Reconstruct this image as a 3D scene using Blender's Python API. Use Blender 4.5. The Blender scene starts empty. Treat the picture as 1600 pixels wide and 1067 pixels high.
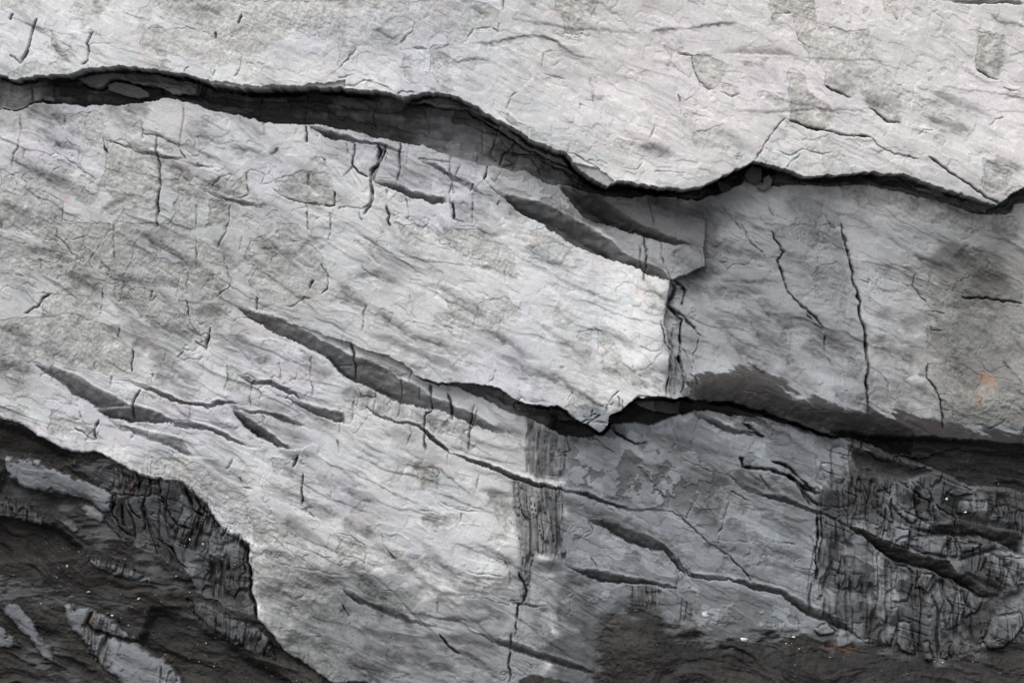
import bpy, math, random
import numpy as np

sc = bpy.context.scene
PX = 0.005            # metres per traced unit: the stretch of cliff in view is 8 m wide
CU, CV = 800.0, 533.5
Z0 = 4.2              # height of the picture centre above the ground

# ------------------------------------------------------------------ camera, sky, sun, exposure
cam_d = bpy.data.cameras.new('camera')
cam = bpy.data.objects.new('camera', cam_d)
sc.collection.objects.link(cam)
cam.location = (0, -26.0, Z0)
cam.rotation_euler = (math.radians(90), 0, 0)
cam_d.sensor_width = 36
cam_d.lens = 36 * 26.0 / 8.0
cam_d.clip_end = 2000
sc.camera = cam

SUN_EL, SUN_AZ = math.radians(55), math.radians(-24)   # azimuth measured from the camera's side of the cliff, - = left
world = bpy.data.worlds.new('World')
sc.world = world
world.use_nodes = True
nt = world.node_tree
bg = nt.nodes['Background']
sky = nt.nodes.new('ShaderNodeTexSky')
sky.sky_type = 'NISHITA'
sky.sun_disc = False
sky.sun_elevation = SUN_EL
sky.sun_rotation = math.pi - SUN_AZ
sky.air_density = 1.0
sky.dust_density = 3.0
sky.ozone_density = 1.0
hs = nt.nodes.new('ShaderNodeHueSaturation')
hs.inputs['Saturation'].default_value = 0.30      # overcast: the cloud layer greys the sky
nt.links.new(sky.outputs[0], hs.inputs['Color'])
nt.links.new(hs.outputs[0], bg.inputs[0])
bg.inputs[1].default_value = 0.11
sun_d = bpy.data.lights.new('sun', 'SUN')
sun_d.energy = 1.15
sun_d.angle = math.radians(50)
sun_d.color = (1.0, 0.985, 0.96)
sun = bpy.data.objects.new('sun', sun_d)
sc.collection.objects.link(sun)
from mathutils import Vector
sd = Vector((math.sin(SUN_AZ) * math.cos(SUN_EL), -math.cos(SUN_AZ) * math.cos(SUN_EL), math.sin(SUN_EL)))
sun.rotation_euler = sd.to_track_quat('Z', 'Y').to_euler()
sc.view_settings.view_transform = 'Standard'
sc.view_settings.look = 'None'
sc.view_settings.gamma = 1
sc.view_settings.use_curve_mapping = False
sc.view_settings.exposure = 0.82

# ------------------------------------------------------------------ noise helpers
F = np.float32
rng = np.random.default_rng(7)
_tab = rng.random((256, 256)).astype(F)

def vn(x, y, s=0):
    """value noise -1..1"""
    x = x + 17.31 * s; y = y + 9.77 * s
    fx = np.floor(x); fy = np.floor(y)
    tx = (x - fx).astype(F); ty = (y - fy).astype(F)
    ix = fx.astype(np.int32); iy = fy.astype(np.int32)
    tx = tx * tx * tx * (tx * (tx * 6 - 15) + 10); ty = ty * ty * ty * (ty * (ty * 6 - 15) + 10)
    a = _tab[iy & 255, ix & 255]; b = _tab[iy & 255, (ix + 1) & 255]
    c = _tab[(iy + 1) & 255, ix & 255]; d = _tab[(iy + 1) & 255, (ix + 1) & 255]
    r = (a + (b - a) * tx) * (1 - ty) + (c + (d - c) * tx) * ty
    return r * 2 - 1

def fbm(x, y, s=0, o=3, g=0.5):
    r = 0; a = 1; n = 0
    for k in range(o):
        r = r + a * vn(x, y, s + k * 5); n += a
        # rotate between octaves
        x, y = 1.6 * x + 1.2 * y, -1.2 * x + 1.6 * y
        a *= g
    return r / n

def rh(i, j, s=0):
    return _tab[(i.astype(np.int32) * 31 + s * 57) & 255, (j.astype(np.int32) * 17 + s * 91) & 255]

def sst(a, b, x):
    t = np.clip((x - a) / (b - a), 0, 1)
    return t * t * (3 - 2 * t)

# ------------------------------------------------------------------ grid over the cliff (finer inside the frame)
def axis(lo, hi, step, mlo, mhi, n):
    core = np.arange(lo, hi + step * .5, step)
    k = np.arange(1, n + 1) / n
    left = lo - (lo - mlo) * (k ** 2.2)
    right = hi + (mhi - hi) * (k ** 2.2)
    return np.concatenate([left[::-1], core, right])
STEP = 1.27
gu = axis(-14, 1614, STEP, -560, 2160, 44).astype(F)
gv = axis(-14, 1081, STEP, -560, 1370, 44).astype(F)
U0, V0 = np.meshgrid(gu, gv)
NV, NU = U0.shape
# warped coordinates make every traced line ragged
U = (U0 + 2.6 * vn(U0 / 27, V0 / 27, 1) + 1.5 * vn(U0 / 9, V0 / 9, 2) + 0.6 * vn(U0 / 3.6, V0 / 3.6, 3)).astype(F)
V = (V0 + 2.4 * vn(U0 / 31, V0 / 31, 4) + 1.6 * vn(U0 / 8, V0 / 8, 5) + 0.7 * vn(U0 / 3.3, V0 / 3.3, 6)).astype(F)
H = np.zeros((NV, NU), F)          # + = back into the cliff
dark = np.zeros((NV, NU), F)       # dark rock, manganese crust, shade painted into undercuts
roug = np.zeros((NV, NU), F)       # rough greenish weathered stone
soil = np.zeros((NV, NU), F)       # dark gritty soil
toneM = np.ones((NV, NU), F)       # individual tone of blocks and panels
TL = {0: (0, 0), 1: (530, 0), 2: (1060, 0), 3: (0, 350), 4: (530, 350), 5: (1060, 350), 6: (0, 707), 7: (530, 707), 8: (1060, 707)}
TF = {'a': (1270, 660), 'b': (1270, 850), 'c': (0, 850), 'd': (150, 720), 'e': (780, 560), 'g': (460, 140)}
def T(k, s):
    """a list of survey points: 'x,y x,y ...'"""
    pts = np.array([[float(q) for q in p.split(',')] for p in s.split()], dtype=float)
    if k in TL: return pts * .3375 + np.array(TL[k])
    if k in TF: return pts * .20625 + np.array(TF[k])
    return pts
def J(*a): return np.concatenate(a)

def win(x0, x1, y0, y1, pad=14):
    j0 = max(0, np.searchsorted(gu, x0 - pad)); j1 = min(NU, np.searchsorted(gu, x1 + pad))
    i0 = max(0, np.searchsorted(gv, y0 - pad)); i1 = min(NV, np.searchsorted(gv, y1 + pad))
    return slice(i0, i1), slice(j0, j1)

def Y(line, u): return np.interp(u, line[:, 0], line[:, 1]).astype(F)

def dist(pts, u, v, closed=False):
    """distance to a polyline and the parameter 0..1 along it"""
    P = np.vstack([pts, pts[:1]]) if closed else pts
    L = np.concatenate([[0], np.cumsum(np.hypot(*(P[1:] - P[:-1]).T))]); L /= max(L[-1], 1e-6)
    best = np.full(u.shape, 1e9, F); par = np.zeros(u.shape, F)
    for k in range(len(P) - 1):
        ax, ay = P[k]; bx, by = P[k + 1]; dx, dy = bx - ax, by - ay
        q = dx * dx + dy * dy + 1e-9
        t = np.clip(((u - ax) * dx + (v - ay) * dy) / q, 0, 1)
        d = (u - ax - t * dx) ** 2 + (v - ay - t * dy) ** 2
        m = d < best
        best = np.where(m, d, best); par = np.where(m, L[k] + t * (L[k + 1] - L[k]), par)
    return np.sqrt(best).astype(F), par.astype(F)

def inside(pts, u, v):
    r = np.zeros(u.shape, bool); n = len(pts); j = n - 1
    for i in range(n):
        xi, yi = pts[i]; xj, yj = pts[j]
        if yi != yj:
            r ^= ((yi > v) != (yj > v)) & (u < (xj - xi) * (v - yi) / (yj - yi) + xi)
        j = i
    return r

def pwin(pts, pad=14):
    return win(pts[:, 0].min(), pts[:, 0].max(), pts[:, 1].min(), pts[:, 1].max(), pad)

def pmask(pts, soft=0.0):
    w = pwin(pts, 14 + soft)
    u, v = U[w], V[w]
    m = inside(pts, u, v)
    if soft <= 0: return w, m.astype(F)
    d, _ = dist(pts, u, v, True)
    d = np.where(m, d, -d)
    return w, sst(-soft, soft, d).astype(F)

# ------------------------------------------------------------------ label map (which thing, which part)
lab = np.zeros((NV, NU), np.int32)
THINGS = []     # (name, label, category, group, kind)
PARTS = []      # (thing index, part name, label)
def new_thing(name, label, cat=None, group=None, kind=None):
    THINGS.append((name, label, cat, group, kind))
    return len(THINGS) - 1
def new_part(thing, name, label=None):
    PARTS.append((thing, name, label)); return 1000 + len(PARTS) - 1
def paint(pts, code, only=None):
    w, m = pmask(pts); m = m > .5
    if only is not None: m &= owner(lab[w]) == only
    lab[w] = np.where(m, code, lab[w])
def owner(a):
    if not PARTS: return a
    o = np.array([p[0] for p in PARTS])
    return np.where(a >= 1000, o[np.clip(a - 1000, 0, len(o) - 1)], a)
def paint_part(w, m, name, label=None, minpix=60):
    """the faces under mask m become a part of whichever thing holds most of them"""
    m = m > .5
    if m.sum() < minpix: return
    ow = owner(lab[w]); th = np.bincount(ow[m]).argmax()
    if THINGS[th][4] is not None: return
    code = new_part(th, name, label)
    sel = m & (lab[w] == th)
    if sel.sum() < minpix: PARTS.pop(); return
    lab[w] = np.where(sel, code, lab[w])

# ------------------------------------------------------------------ the great bedding lines
L1 = J(np.array([[-600, 100.]]), T(0, '0,345 60,365 130,368 230,362 330,350 390,325 440,318 560,318 640,314 720,325 860,342 920,370 1060,400 1170,415 1400,411 1570,408'),
       T(1, '0,408 180,425 300,450 390,435 480,440 600,480 700,540 800,590 900,650 1040,715 1100,780 1200,850 1240,865 1290,840 1400,860 1500,878 1560,872'),
       T(2, '0,878 100,870 180,840 260,790 350,755 450,775 580,820 680,810 800,815 900,800 1040,805 1130,850 1270,890 1370,925 1440,950 1480,945 1530,910 1600,870'), np.array([[2200, 330.]]))
S1B = J(T(0, '-1800,520 0,505 70,508 130,485 260,478 400,490 520,480 640,478 690,465 760,448 860,475 1000,510 1200,560 1400,575 1500,578'),
        T(1, '0,600 100,612 200,640 280,662 380,668 460,705 600,740 740,765 860,790 940,835 1060,860 1200,895 1250,906 1400,906 1560,900'),
        T(2, '0,908 100,918 200,890 290,850 345,770 390,830 440,860 600,850 700,855 900,860 1040,880 1120,910 1260,940 1380,990 1440,995 1540,985 1565,945 1600,935 3000,1000'))
L2 = J(np.array([[-600, 380.], [0, 440.], [365, 482.], [500, 520.]]), T(4, '60,555 130,590 220,610 300,650 350,700 410,720 480,735 560,735 700,745 760,770 830,820 900,840 960,850 1000,840 1060,870 1110,910 1150,925 1200,965 1235,930 1250,885 1300,862'),
       T('e', '1000,312 1050,285 1200,282 1340,297 1390,275 1480,305 1600,332'), T(5, '240,820 500,900 620,945 740,975 850,990 1000,1060'), np.array([[1440, 716.], [1500, 700.], [2200, 760.]]))
S2B = J(np.array([[640., 583.], [668, 596.], [719, 606.]]), T('e', '0,370 180,440 370,520 500,590 630,600 790,578 850,500 960,480 1170,490 1380,425 1480,395 1600,400'),
        T(5, '140,865 260,885 300,882 440,908 540,935 640,965 760,990 900,1018 1000,1067'))
B5T = J(T(4, '120,840 180,870 280,910 370,930 440,980 500,1040'), T(7, '510,2 600,20 700,50 800,90 900,130 1050,170 1150,180 1230,215 1330,250 1400,262 1500,262 1600,290'))
B5B = J(T(4, '120,845 180,888 280,922 370,948 440,1010 480,1050'), T(7, '530,15 620,48 720,84 820,128 900,158 1000,178 1100,190 1200,225 1300,258 1400,272 1500,272 1600,296'))
B4T = T(3, '1080,385 1160,392 1300,440 1480,530 1600,590')
B4T = J(B4T, T(4, '100,620 180,650 280,720 370,755 420,790 520,840 600,870 700,920 780,960'))
B4B = J(T(3, '1082,392 1160,435 1250,490 1400,560 1500,615'), T(4, '0,695 90,740 180,780 280,830 380,855 440,858 500,872 600,932 700,958 780,975'))

def a1(u): return np.interp(u, [-200, 100, 500, 900, 1100, 1250, 1600], [30, 34, 42, 74, 84, 56, 38]).astype(F)
def a2(u): return np.interp(u, [400, 650, 850, 1000, 1300, 1440], [0, 14, 42, 48, 44, 8]).astype(F)
y1 = Y(L1, U); y2 = Y(L2, U)
up = sst(-300, 1, V / np.maximum(y1, 1) * 1.0)
tU = np.clip((V + 150) / (y1 + 150), 0, 1)
tM = np.clip((V - y1) / (y2 - y1), 0, 1)
tL = np.clip((V - y2) / (1067 - y2), 0, 1.5)
hu = 14 - 34 * tU ** 1.3
hm = (-20 + a1(U)) * (1 - tM) + (4 - a2(U)) * tM - 10 * np.sin(np.pi * tM)
hl = 4 - 18 * tL
H += np.where(V < y1, hu, np.where(V < y2, hm, hl)).astype(F)
# fault at x~1055: the stone to its right lies further back
FA = J(T(4, '1700,200 1540,265 1500,450 1530,600 1530,790'))
FAx = np.interp(V, FA[:, 1], FA[:, 0])
mid = (V > y1) & (V < y2)
H += mid * sst(-2, 3, U - FAx) * (30 * sst(640, 540, V) * sst(300, 450, V))
# broad undulation
H += 7 * fbm(U0 / 190, V0 / 150, 11, 2) + 1.8 * fbm(U0 / 75 + V0 / 300, V0 / 55 - U0 / 140, 12, 2)

# ------------------------------------------------------------------ things: slabs
cliff = new_thing('cliff_face', None, None, None, 'structure')
tUp = new_thing('rock_slab', 'broad pale upper rock slab overhanging the long black crevice', 'rock slab')
tUp2 = new_thing('rock_slab', 'pinkish pale wedge of rock under the thin diagonal crack, just above the right end of the upper crevice', 'rock slab')
tMid = new_thing('rock_slab', 'biggest pale middle rock slab, bulging between the upper crevice and the lower central overhang', 'rock slab')
tRec = new_thing('rock_slab', 'shaded blue grey slab left of the long steep crack under the right of the upper crevice', 'rock slab')
tRgt = new_thing('rock_slab', 'rough grey slab with an orange rust spot at the right edge', 'rock slab')
tWdg = new_thing('rock_wedge', 'thin mottled pale wedge of rock between two dark diagonal bands right of centre', 'rock wedge')
tThin = new_thing('rock_strip', 'narrow pale strip of rock tapering left, directly under the lip of the central overhang', 'rock strip')
tN = new_thing('rock_strip', 'long jointed strip of pale rock between the two parallel dark diagonal ledges left of centre', 'rock strip')
tR2 = new_thing('rock_strip', 'short lens shaped grey strip above the pale slab on the lower left', 'rock strip')
tR = new_thing('rock_slab', 'bright smooth lower rock slab sloping down beside the dark soil corner', 'rock slab')
tS1 = new_thing('rock_slab', 'blue grey mottled slab with peeling dark crust directly under the black notch', 'rock slab')
tS2 = new_thing('rock_slab', 'clean flat blue grey slab with one diagonal crack and a straight right edge', 'rock slab')
tS3 = new_thing('rock_slab', 'patchy blue grey slab at the bottom right of centre, just above the dark soil mound', 'rock slab')
tG = new_thing('fractured_outcrop', 'dark broken rock with steep vertical joints in the lower right', 'rock outcrop')
tBun = new_thing('splintered_column', 'narrow vertical column of thin dark rock splinters below the central overhang', 'rock column')
tSh1 = new_thing('crevice_recess', 'long crevice of dark rock with painted shade, recessed under the upper slab', 'rock seam')
tSh2 = new_thing('crevice_recess', 'black recessed rock with painted shade under the jagged lip of the central overhang', 'rock seam')
tSl = new_thing('slate_outcrop', 'dark grey slate outcrop with vertical splinters beside the bright lower slab', 'rock outcrop')
soilL = new_thing('soil_slope', None, None, None, 'structure')
soilR = new_thing('soil_ledge', None, None, None, 'structure')
soilB = new_thing('soil_mound', None, None, None, 'structure')

BIG = 3000
def below(line): return J(line, np.array([[BIG, line[-1, 1]], [BIG, BIG], [-BIG, BIG], [-BIG, line[0, 1]]]))
inframe = (U0 > -200) & (U0 < 1800) & (V0 > -150) & (V0 < 1230)
lab[:] = tUp
paint(below(L1), tMid)
K = J(T(2, '355,750 390,680 440,600 490,545 510,560 640,600 880,640 940,690 1030,720 1100,735 1150,730 1250,800 1370,880 1470,945'))
paint(J(K, L1[(L1[:, 0] > 1185) & (L1[:, 0] < 1556)][::-1]), tUp2, tUp)
LC = J(T(2, '690,850 720,920 750,1010'), T(5, '765,10 800,150 820,250 850,400 880,600 872,760 870,880'), np.array([[1360, 760.]]))
paint(J(np.array([[1062., 250.]]), np.array([[1062., 300.]]), FA[1:], np.array([[1048, 760.]]), LC[::-1]), tRec, tMid)
paint(J(LC, np.array([[BIG, 760.], [BIG, 250.]])), tRgt, tMid)
# below L2
Pl = J(T(3, '-1800,560 150,640 600,725 820,620 960,575 980,480 1082,388'), B4B[1:-1], np.array([[812., 690.]]))
low = J(Pl, L2[L2[:, 0] > 830], np.array([[BIG, 760.], [BIG, BIG], [-BIG, BIG]]))
paint(low, tN)
L2w = L2[(L2[:, 0] > 545) & (L2[:, 0] < 860)]
paint(J(B4B[(B4B[:, 0] > 540)], np.array([[850., 690.]]), L2w[::-1]), tThin)
Q = J(T(3, '-1800,560 150,640 560,720 700,755 800,800 880,840 960,850 1095,832 1260,785 1400,845 1520,885'), np.array([[545, 650.], [570, 636.]]), B5B[1:14])
paint(J(Q, np.array([[900, 770.], [1000, 800.], [BIG, 900.], [BIG, BIG], [-BIG, BIG], [-BIG, 560]])), tR)
paint(J(Q[:9], T(3, '1090,845 1180,900 1290,1010 1350,1032 1150,1030 1050,990 960,957 880,945 800,935 700,990 560,940 430,850 300,760 160,690')), tR2)
Rr = T(7, '880,-60 870,130 800,140 820,260 832,400 850,520 865,600 850,700 830,850 800,960 780,1100')
paint(J(Rr, np.array([[790, BIG], [BIG, BIG], [BIG, 640.], [960, 640.]])), tS1)
Lg = J(B5B[B5B[:, 0] > 816], np.array([[1095, 800.], [1110, 760.]]), T(8, '220,105 300,150 420,200 540,230 640,270'))
paint(J(Lg, np.array([[1290, BIG], [800, BIG]]), Rr[::-1][:-2]), tS2)
W = J(T(7, '865,450 960,470 1040,520 1120,560 1200,590 1330,600 1440,605 1560,628'), T(8, '0,500 50,565 130,580 230,582 350,622 480,650 560,700 700,770 860,865'))
paint(J(W, np.array([[1360, BIG], [800, BIG]]), Rr[::-1][:-4]), tS3)
paint(J(T(8, '760,-60 765,40 750,120 760,290 640,270 645,600 540,640 560,700 700,770 870,870'), np.array([[1400, BIG], [BIG, BIG], [BIG, 700.], [1400, 700.]])), tG)
paint(T(4, '860,880 920,940 1040,1000 1045,1067 1035,1200 1040,1400 1060,1480 1080,1560 1000,1520 920,1510 880,1600 870,1800 860,1600 840,1400 800,1200 870,1180 865,1000'), tBun)
m = (V > y1) & (V < Y(S1B, U)); lab[m & (V > 0)] = tSh1
y2b = Y(S2B, U)
m2 = (V > y2) & (V < y2b) & (U > 650) & (U < 1397); lab[m2] = tSh2
m2a = m2 & (U < 855)
THB = T(6, '-1800,-220 0,-160 100,-130 220,-60 330,0 440,0 520,30 560,60 680,120 790,130 860,140 900,190 960,240 990,310 1060,380 1160,420 1165,560 1190,760 1260,830 1330,920 1500,1040 1560,1080')
LLZ = J(THB, np.array([[560, 2000.], [-BIG, 2000.], [-BIG, 640.]]))
paint(LLZ, soilL)
O1 = T(6, '380,60 560,60 680,120 790,130 860,140 900,190 960,240 990,310 1060,380 1160,420 1165,560 1190,765 1080,730 900,670 870,590 720,490 600,430 500,280 530,200 430,150 400,110')
paint(O1, tSl)
OUT = [  # outcrops of slate standing out of the soil, lower left
    ('pale blue slate slab with a rounded end, uppermost in the dark lower left corner', T(6, '10,20 150,30 250,70 340,110 430,150 520,200 510,270 480,285 420,240 340,200 200,190 100,165 20,100'), .23, 9),
    ('small smooth blue slate tongue just below the uppermost pale slab in the lower left corner', T(6, '340,230 420,250 470,290 480,318 455,325 400,300'), .20, 5),
    ('faint narrow grey slate sliver left of the smooth blue tongue', T(6, '270,310 330,320 370,350 345,372 300,345'), .12, 4),
    ('jointed lens of blue slate lying alone in the middle of the dark soil', T(6, '400,500 440,485 460,495 560,520 690,590 700,600 640,600 540,575 440,540'), .17, 7),
    ('long pale slate ridge running down from the left edge in the lower left', T(6, '0,680 70,700 160,800 170,850 240,905 240,975 200,960 130,890 60,790 0,735'), .16, 8),
    ('small triangular slate face at the left edge near the bottom corner', T(6, '-200,700 0,815 50,860 90,905 20,915 -200,900'), .15, 8),
    ('biggest blue slate slab with vertical splinter cracks, cut by the bottom edge', T(6, '280,700 330,705 420,735 400,800 430,830 540,860 620,875 760,960 870,1080 1000,1250 640,1300 560,1067 480,1000 380,880 300,780'), .22, 12),
    ('upper splintered flake with a rounded tip resting above the biggest lower left slab', T(6, '420,735 520,780 560,820 640,850 638,872 600,875 540,860 430,825 402,800'), .19, 14),
    ('row of upright slate splinters under the dark slate face', T(6, '860,690 980,700 1060,760 1180,800 1260,860 1280,960 1180,930 1060,880 960,800 880,740'), .13, 7),
    ('dim row of dark splinters at the left edge below the uppermost pale slab', T(6, '-200,150 0,225 120,250 200,300 185,335 80,310 -200,250'), .07, 5),
]
out_ids = []
for lb, P, alb, hh in OUT:
    t = new_thing('slate_outcrop', lb, 'rock outcrop', 'slate outcrops in the dark soil, lower left')
    out_ids.append(t); paint(P, t)
# soil ledges on the right
SA = J(T('a', '150,60 330,90 600,110 1000,130 1400,160 1600,180 4200,330'), T('a', '4200,700 1600,520 1450,500 1200,480 950,370 800,290 630,230 500,180 320,112 200,90'))
SB = T('a', '280,200 400,240 640,300 780,345 950,378 800,400 720,440 560,412 400,372 300,300')
LED_T = T(8, '220,98 300,138 400,190 520,205 640,262 800,330 900,380 1000,420 1120,470 1250,500 1300,560 1400,620 1480,655')
LED_B = T(8, '222,104 300,170 420,222 540,246 640,284 780,340 880,410 1000,505 1150,545 1270,590 1380,670 1480,668')
SE = J(T(7, '1200,1080 1195,1000 1190,930 1210,860 1235,800 1270,750 1320,724 1400,728 1500,770 1590,822'), T(8, '60,838 130,850 300,860 520,850 640,880 760,915 870,870 1000,910 1100,940 1230,975 1330,950 1440,920 1600,900'), np.array([[BIG, 1000.], [BIG, BIG], [880., BIG]]))
SE2 = T(7, '790,1080 830,1050 880,1030 960,1030 1060,1058 1090,1100 1100,3000 700,3000')
SE3 = T(7, '-30,1075 20,1060 80,1060 160,1080 200,1500 -60,1500')
paint(SA, soilR); paint(SE, soilB); paint(SE2, soilB); paint(SE3, soilB)
lab[~inframe] = cliff

# ------------------------------------------------------------------ geometry + crust and painted-shade features
def band(top, bot, slope=1.1, cap=46, shade_tint=.8, part='ledge', soft=.35, plabel=None, rnd=6):
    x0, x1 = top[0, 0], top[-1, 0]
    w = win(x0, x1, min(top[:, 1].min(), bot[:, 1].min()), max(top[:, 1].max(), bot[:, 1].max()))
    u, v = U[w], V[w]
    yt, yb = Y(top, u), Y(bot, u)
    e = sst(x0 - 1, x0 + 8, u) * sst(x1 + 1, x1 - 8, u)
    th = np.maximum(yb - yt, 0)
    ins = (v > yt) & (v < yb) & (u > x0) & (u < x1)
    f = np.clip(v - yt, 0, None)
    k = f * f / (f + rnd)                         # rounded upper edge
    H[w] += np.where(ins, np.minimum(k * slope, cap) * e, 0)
    st = ins * e * shade_tint * np.clip(.80 + .2 * vn(u / 30 + v / 50, v / 8 - u / 20, 22), 0, 1)  # rock tint plus painted shade, even over each down-facing facet
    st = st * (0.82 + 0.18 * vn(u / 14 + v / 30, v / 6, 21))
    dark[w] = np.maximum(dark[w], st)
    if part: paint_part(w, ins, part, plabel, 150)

def streak(pts, w0=5, s=.5, A=2.6):
    w = pwin(pts, 3 * w0 + 14)
    u, v = U[w], V[w]
    d, t = dist(pts, u, v)
    yy = np.interp(u, *(pts[np.argsort(pts[:, 0])].T))
    sd_ = np.where(v > yy, d, -d)
    tap = np.clip(np.sin(np.pi * np.clip(t, .02, .98)) * 1.5, 0, 1)
    ww = w0 * (.35 + .65 * tap)
    g = np.exp(-(np.clip(-sd_, 0, None) / (1.1 * ww)) ** 2) * np.exp(-(np.clip(sd_, 0, None) / (.75 * ww)) ** 2)
    n = (.7 + .5 * vn(u / 18 + v / 40, v / 5 - u / 11, 23)) * (.8 + .45 * vn(u / 7 + v / 13, v / 2.6 - u / 6, 24))
    dark[w] = np.maximum(dark[w], np.clip(g * tap * s * n, 0, 1))
    H[w] += tap * A * (sst(-ww * 1.6, 0, sd_) - sst(0, ww * .5, sd_))

def crack(pts, wd=1.5, D=8, st=.5):
    w = pwin(pts, 12)
    u, v = U[w], V[w]
    d, t = dist(pts, u, v)
    tap = np.clip(np.minimum(t, 1 - t) * 8 + .25, 0, 1) * (.75 + .5 * vn(u / 11, v / 11, 31))
    g = np.exp(-(d / (wd * (.6 + .4 * tap))) ** 2) * tap
    H[w] += 1.9 * D * g

def bundle(pts, sp=6, D=9, ang=0, soft=5, wig=1.0, wd=1.3, tilt=2.5, seed=0, part=None, st=.55, tonev=1.0):
    w, m_ = pmask(pts, soft)
    u, v = U0[w], V0[w]
    ca, sa = math.cos(ang), math.sin(ang)
    x = u * ca + v * sa; y = -u * sa + v * ca
    p = x / sp + 1.1 * vn(x / (sp * 2.7), y / 260, seed + 48) + wig * (1.0 * vn(x / 38, y / 70, seed + 40) + .42 * vn(x / 14, y / 26, seed + 41) + .12 * vn(x / 5, y / 7, seed + 42))
    i = np.round(p); d = np.abs(p - i) * sp
    xb = x + sp * (.9 * vn(x / 38, y / 70, seed + 40) + .35 * vn(x / 12, y / 22, seed + 41))
    b1 = np.clip(1 - np.abs(vn(xb / (sp * 1.9), y / (sp * 13), seed + 51)) * 5.5, 0, 1)
    b2 = np.clip(1 - np.abs(vn(xb / (sp * .95), y / (sp * 7), seed + 52)) * 4.2, 0, 1) * sst(-.3, .4, vn(x / 30, y / 40, seed + 53))
    s_ = rh(i, np.floor(y / 45 + rh(i, i * 0, 3) * 9), seed)
    s_ = np.clip(s_ * 1.9 - .75, 0, 1) * (.7 + .5 * vn(u / 8, y / 16, seed + 44))
    g = np.exp(-(d / (wd * (.7 + .8 * s_))) ** 2) * np.sqrt(s_)
    c = np.floor(p)
    g = np.maximum(np.maximum(b1, .8 * b2), .35 * g)
    H[w] += m_ * (.6 * D * g + (rh(c, c * 0 + 2, seed + 5) - .5) * tilt * 2 + (p - c - .5) * tilt * (rh(c, c * 0, seed + 6) - .5) * 3)
    H[w] += m_ * g * D * .7
    sh = m_ * (.30 + .30 * vn(x / 9, y / 70, seed + 45) + .2 * vn(x / 3.2, y / 26, seed + 46))
    dark[w] = np.maximum(dark[w], np.clip(sh * st, 0, .6))
    cell = np.floor(y / (sp * 4.5) + rh(c, c * 0 + 1, seed + 8) * 7 + .35 * vn(x / 12, y / 12, seed + 47))
    rc_ = rh(c, cell, seed + 9)
    H[w] += m_ * (rc_ - .5) * tilt * 1.4
    toneM[w] *= (1 + m_ * (.45 * (rc_ - .45) + .15 * (rh(c, c * 0, seed + 10) - .5)) * tonev)
    if part: paint_part(w, m_, part, None, 100)

def patch(pts, D=1.8, s=1.0, part='rough_patch'):
    w, m_ = pmask(pts, 9)
    m_ = sst(.44, .54, m_ + .30 * fbm(U0[w] / 11, V0[w] / 11, 36, 3, .6))
    roug[w] = np.maximum(roug[w], m_ * s * (.65 + .35 * rh(np.array([pts[0, 0]]), np.array([pts[0, 1]]), 3)[0]))
    H[w] += m_ * D
    if part: paint_part(w, m_, part, None, 200)

def facet(pts, dH=-3, tone=1.0, tx=0, ty=0, part=None, st=None, edge=True):
    w, m_ = pmask(pts)
    c = pts.mean(0)
    H[w] += m_ * (dH + (U0[w] - c[0]) * tx + (V0[w] - c[1]) * ty)
    toneM[w] *= (1 + (tone - 1) * m_)
    if st is not None: dark[w] = dark[w] * (1 - m_) + np.minimum(dark[w], st) * m_
    if part: paint_part(w, m_, part, None, 60)

# upper crevice: stepped brown layers at its left, deep dark recess in the middle
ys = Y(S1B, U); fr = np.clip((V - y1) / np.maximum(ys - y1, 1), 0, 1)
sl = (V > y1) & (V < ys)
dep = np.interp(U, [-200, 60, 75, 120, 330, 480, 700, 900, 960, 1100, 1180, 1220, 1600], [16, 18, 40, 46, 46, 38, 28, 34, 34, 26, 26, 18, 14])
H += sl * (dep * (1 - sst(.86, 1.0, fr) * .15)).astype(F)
slot_shade = np.interp(U, [-200, 60, 90, 540, 660, 760, 860, 950, 1050, 1200, 1260, 1600], [.5, .5, .9, .90, .62, .42, .62, .9, .93, .8, .70, .66])  # dark rock colour deepened with the crevice's shade, painted in
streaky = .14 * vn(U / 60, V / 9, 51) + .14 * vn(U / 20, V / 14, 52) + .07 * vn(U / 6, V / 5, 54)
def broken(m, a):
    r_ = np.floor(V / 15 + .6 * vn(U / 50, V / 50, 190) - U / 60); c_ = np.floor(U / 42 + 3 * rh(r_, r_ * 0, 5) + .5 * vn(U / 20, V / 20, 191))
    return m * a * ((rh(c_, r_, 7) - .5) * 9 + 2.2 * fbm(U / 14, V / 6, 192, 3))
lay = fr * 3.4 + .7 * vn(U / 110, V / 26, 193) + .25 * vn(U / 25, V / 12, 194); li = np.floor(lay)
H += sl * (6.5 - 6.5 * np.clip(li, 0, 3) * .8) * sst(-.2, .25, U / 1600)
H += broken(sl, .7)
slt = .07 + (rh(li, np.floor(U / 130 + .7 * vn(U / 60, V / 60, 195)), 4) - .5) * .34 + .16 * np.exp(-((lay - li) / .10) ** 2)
dark[:] = np.where(sl, np.clip(slot_shade + streaky + slt, 0, 1), dark)
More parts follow.
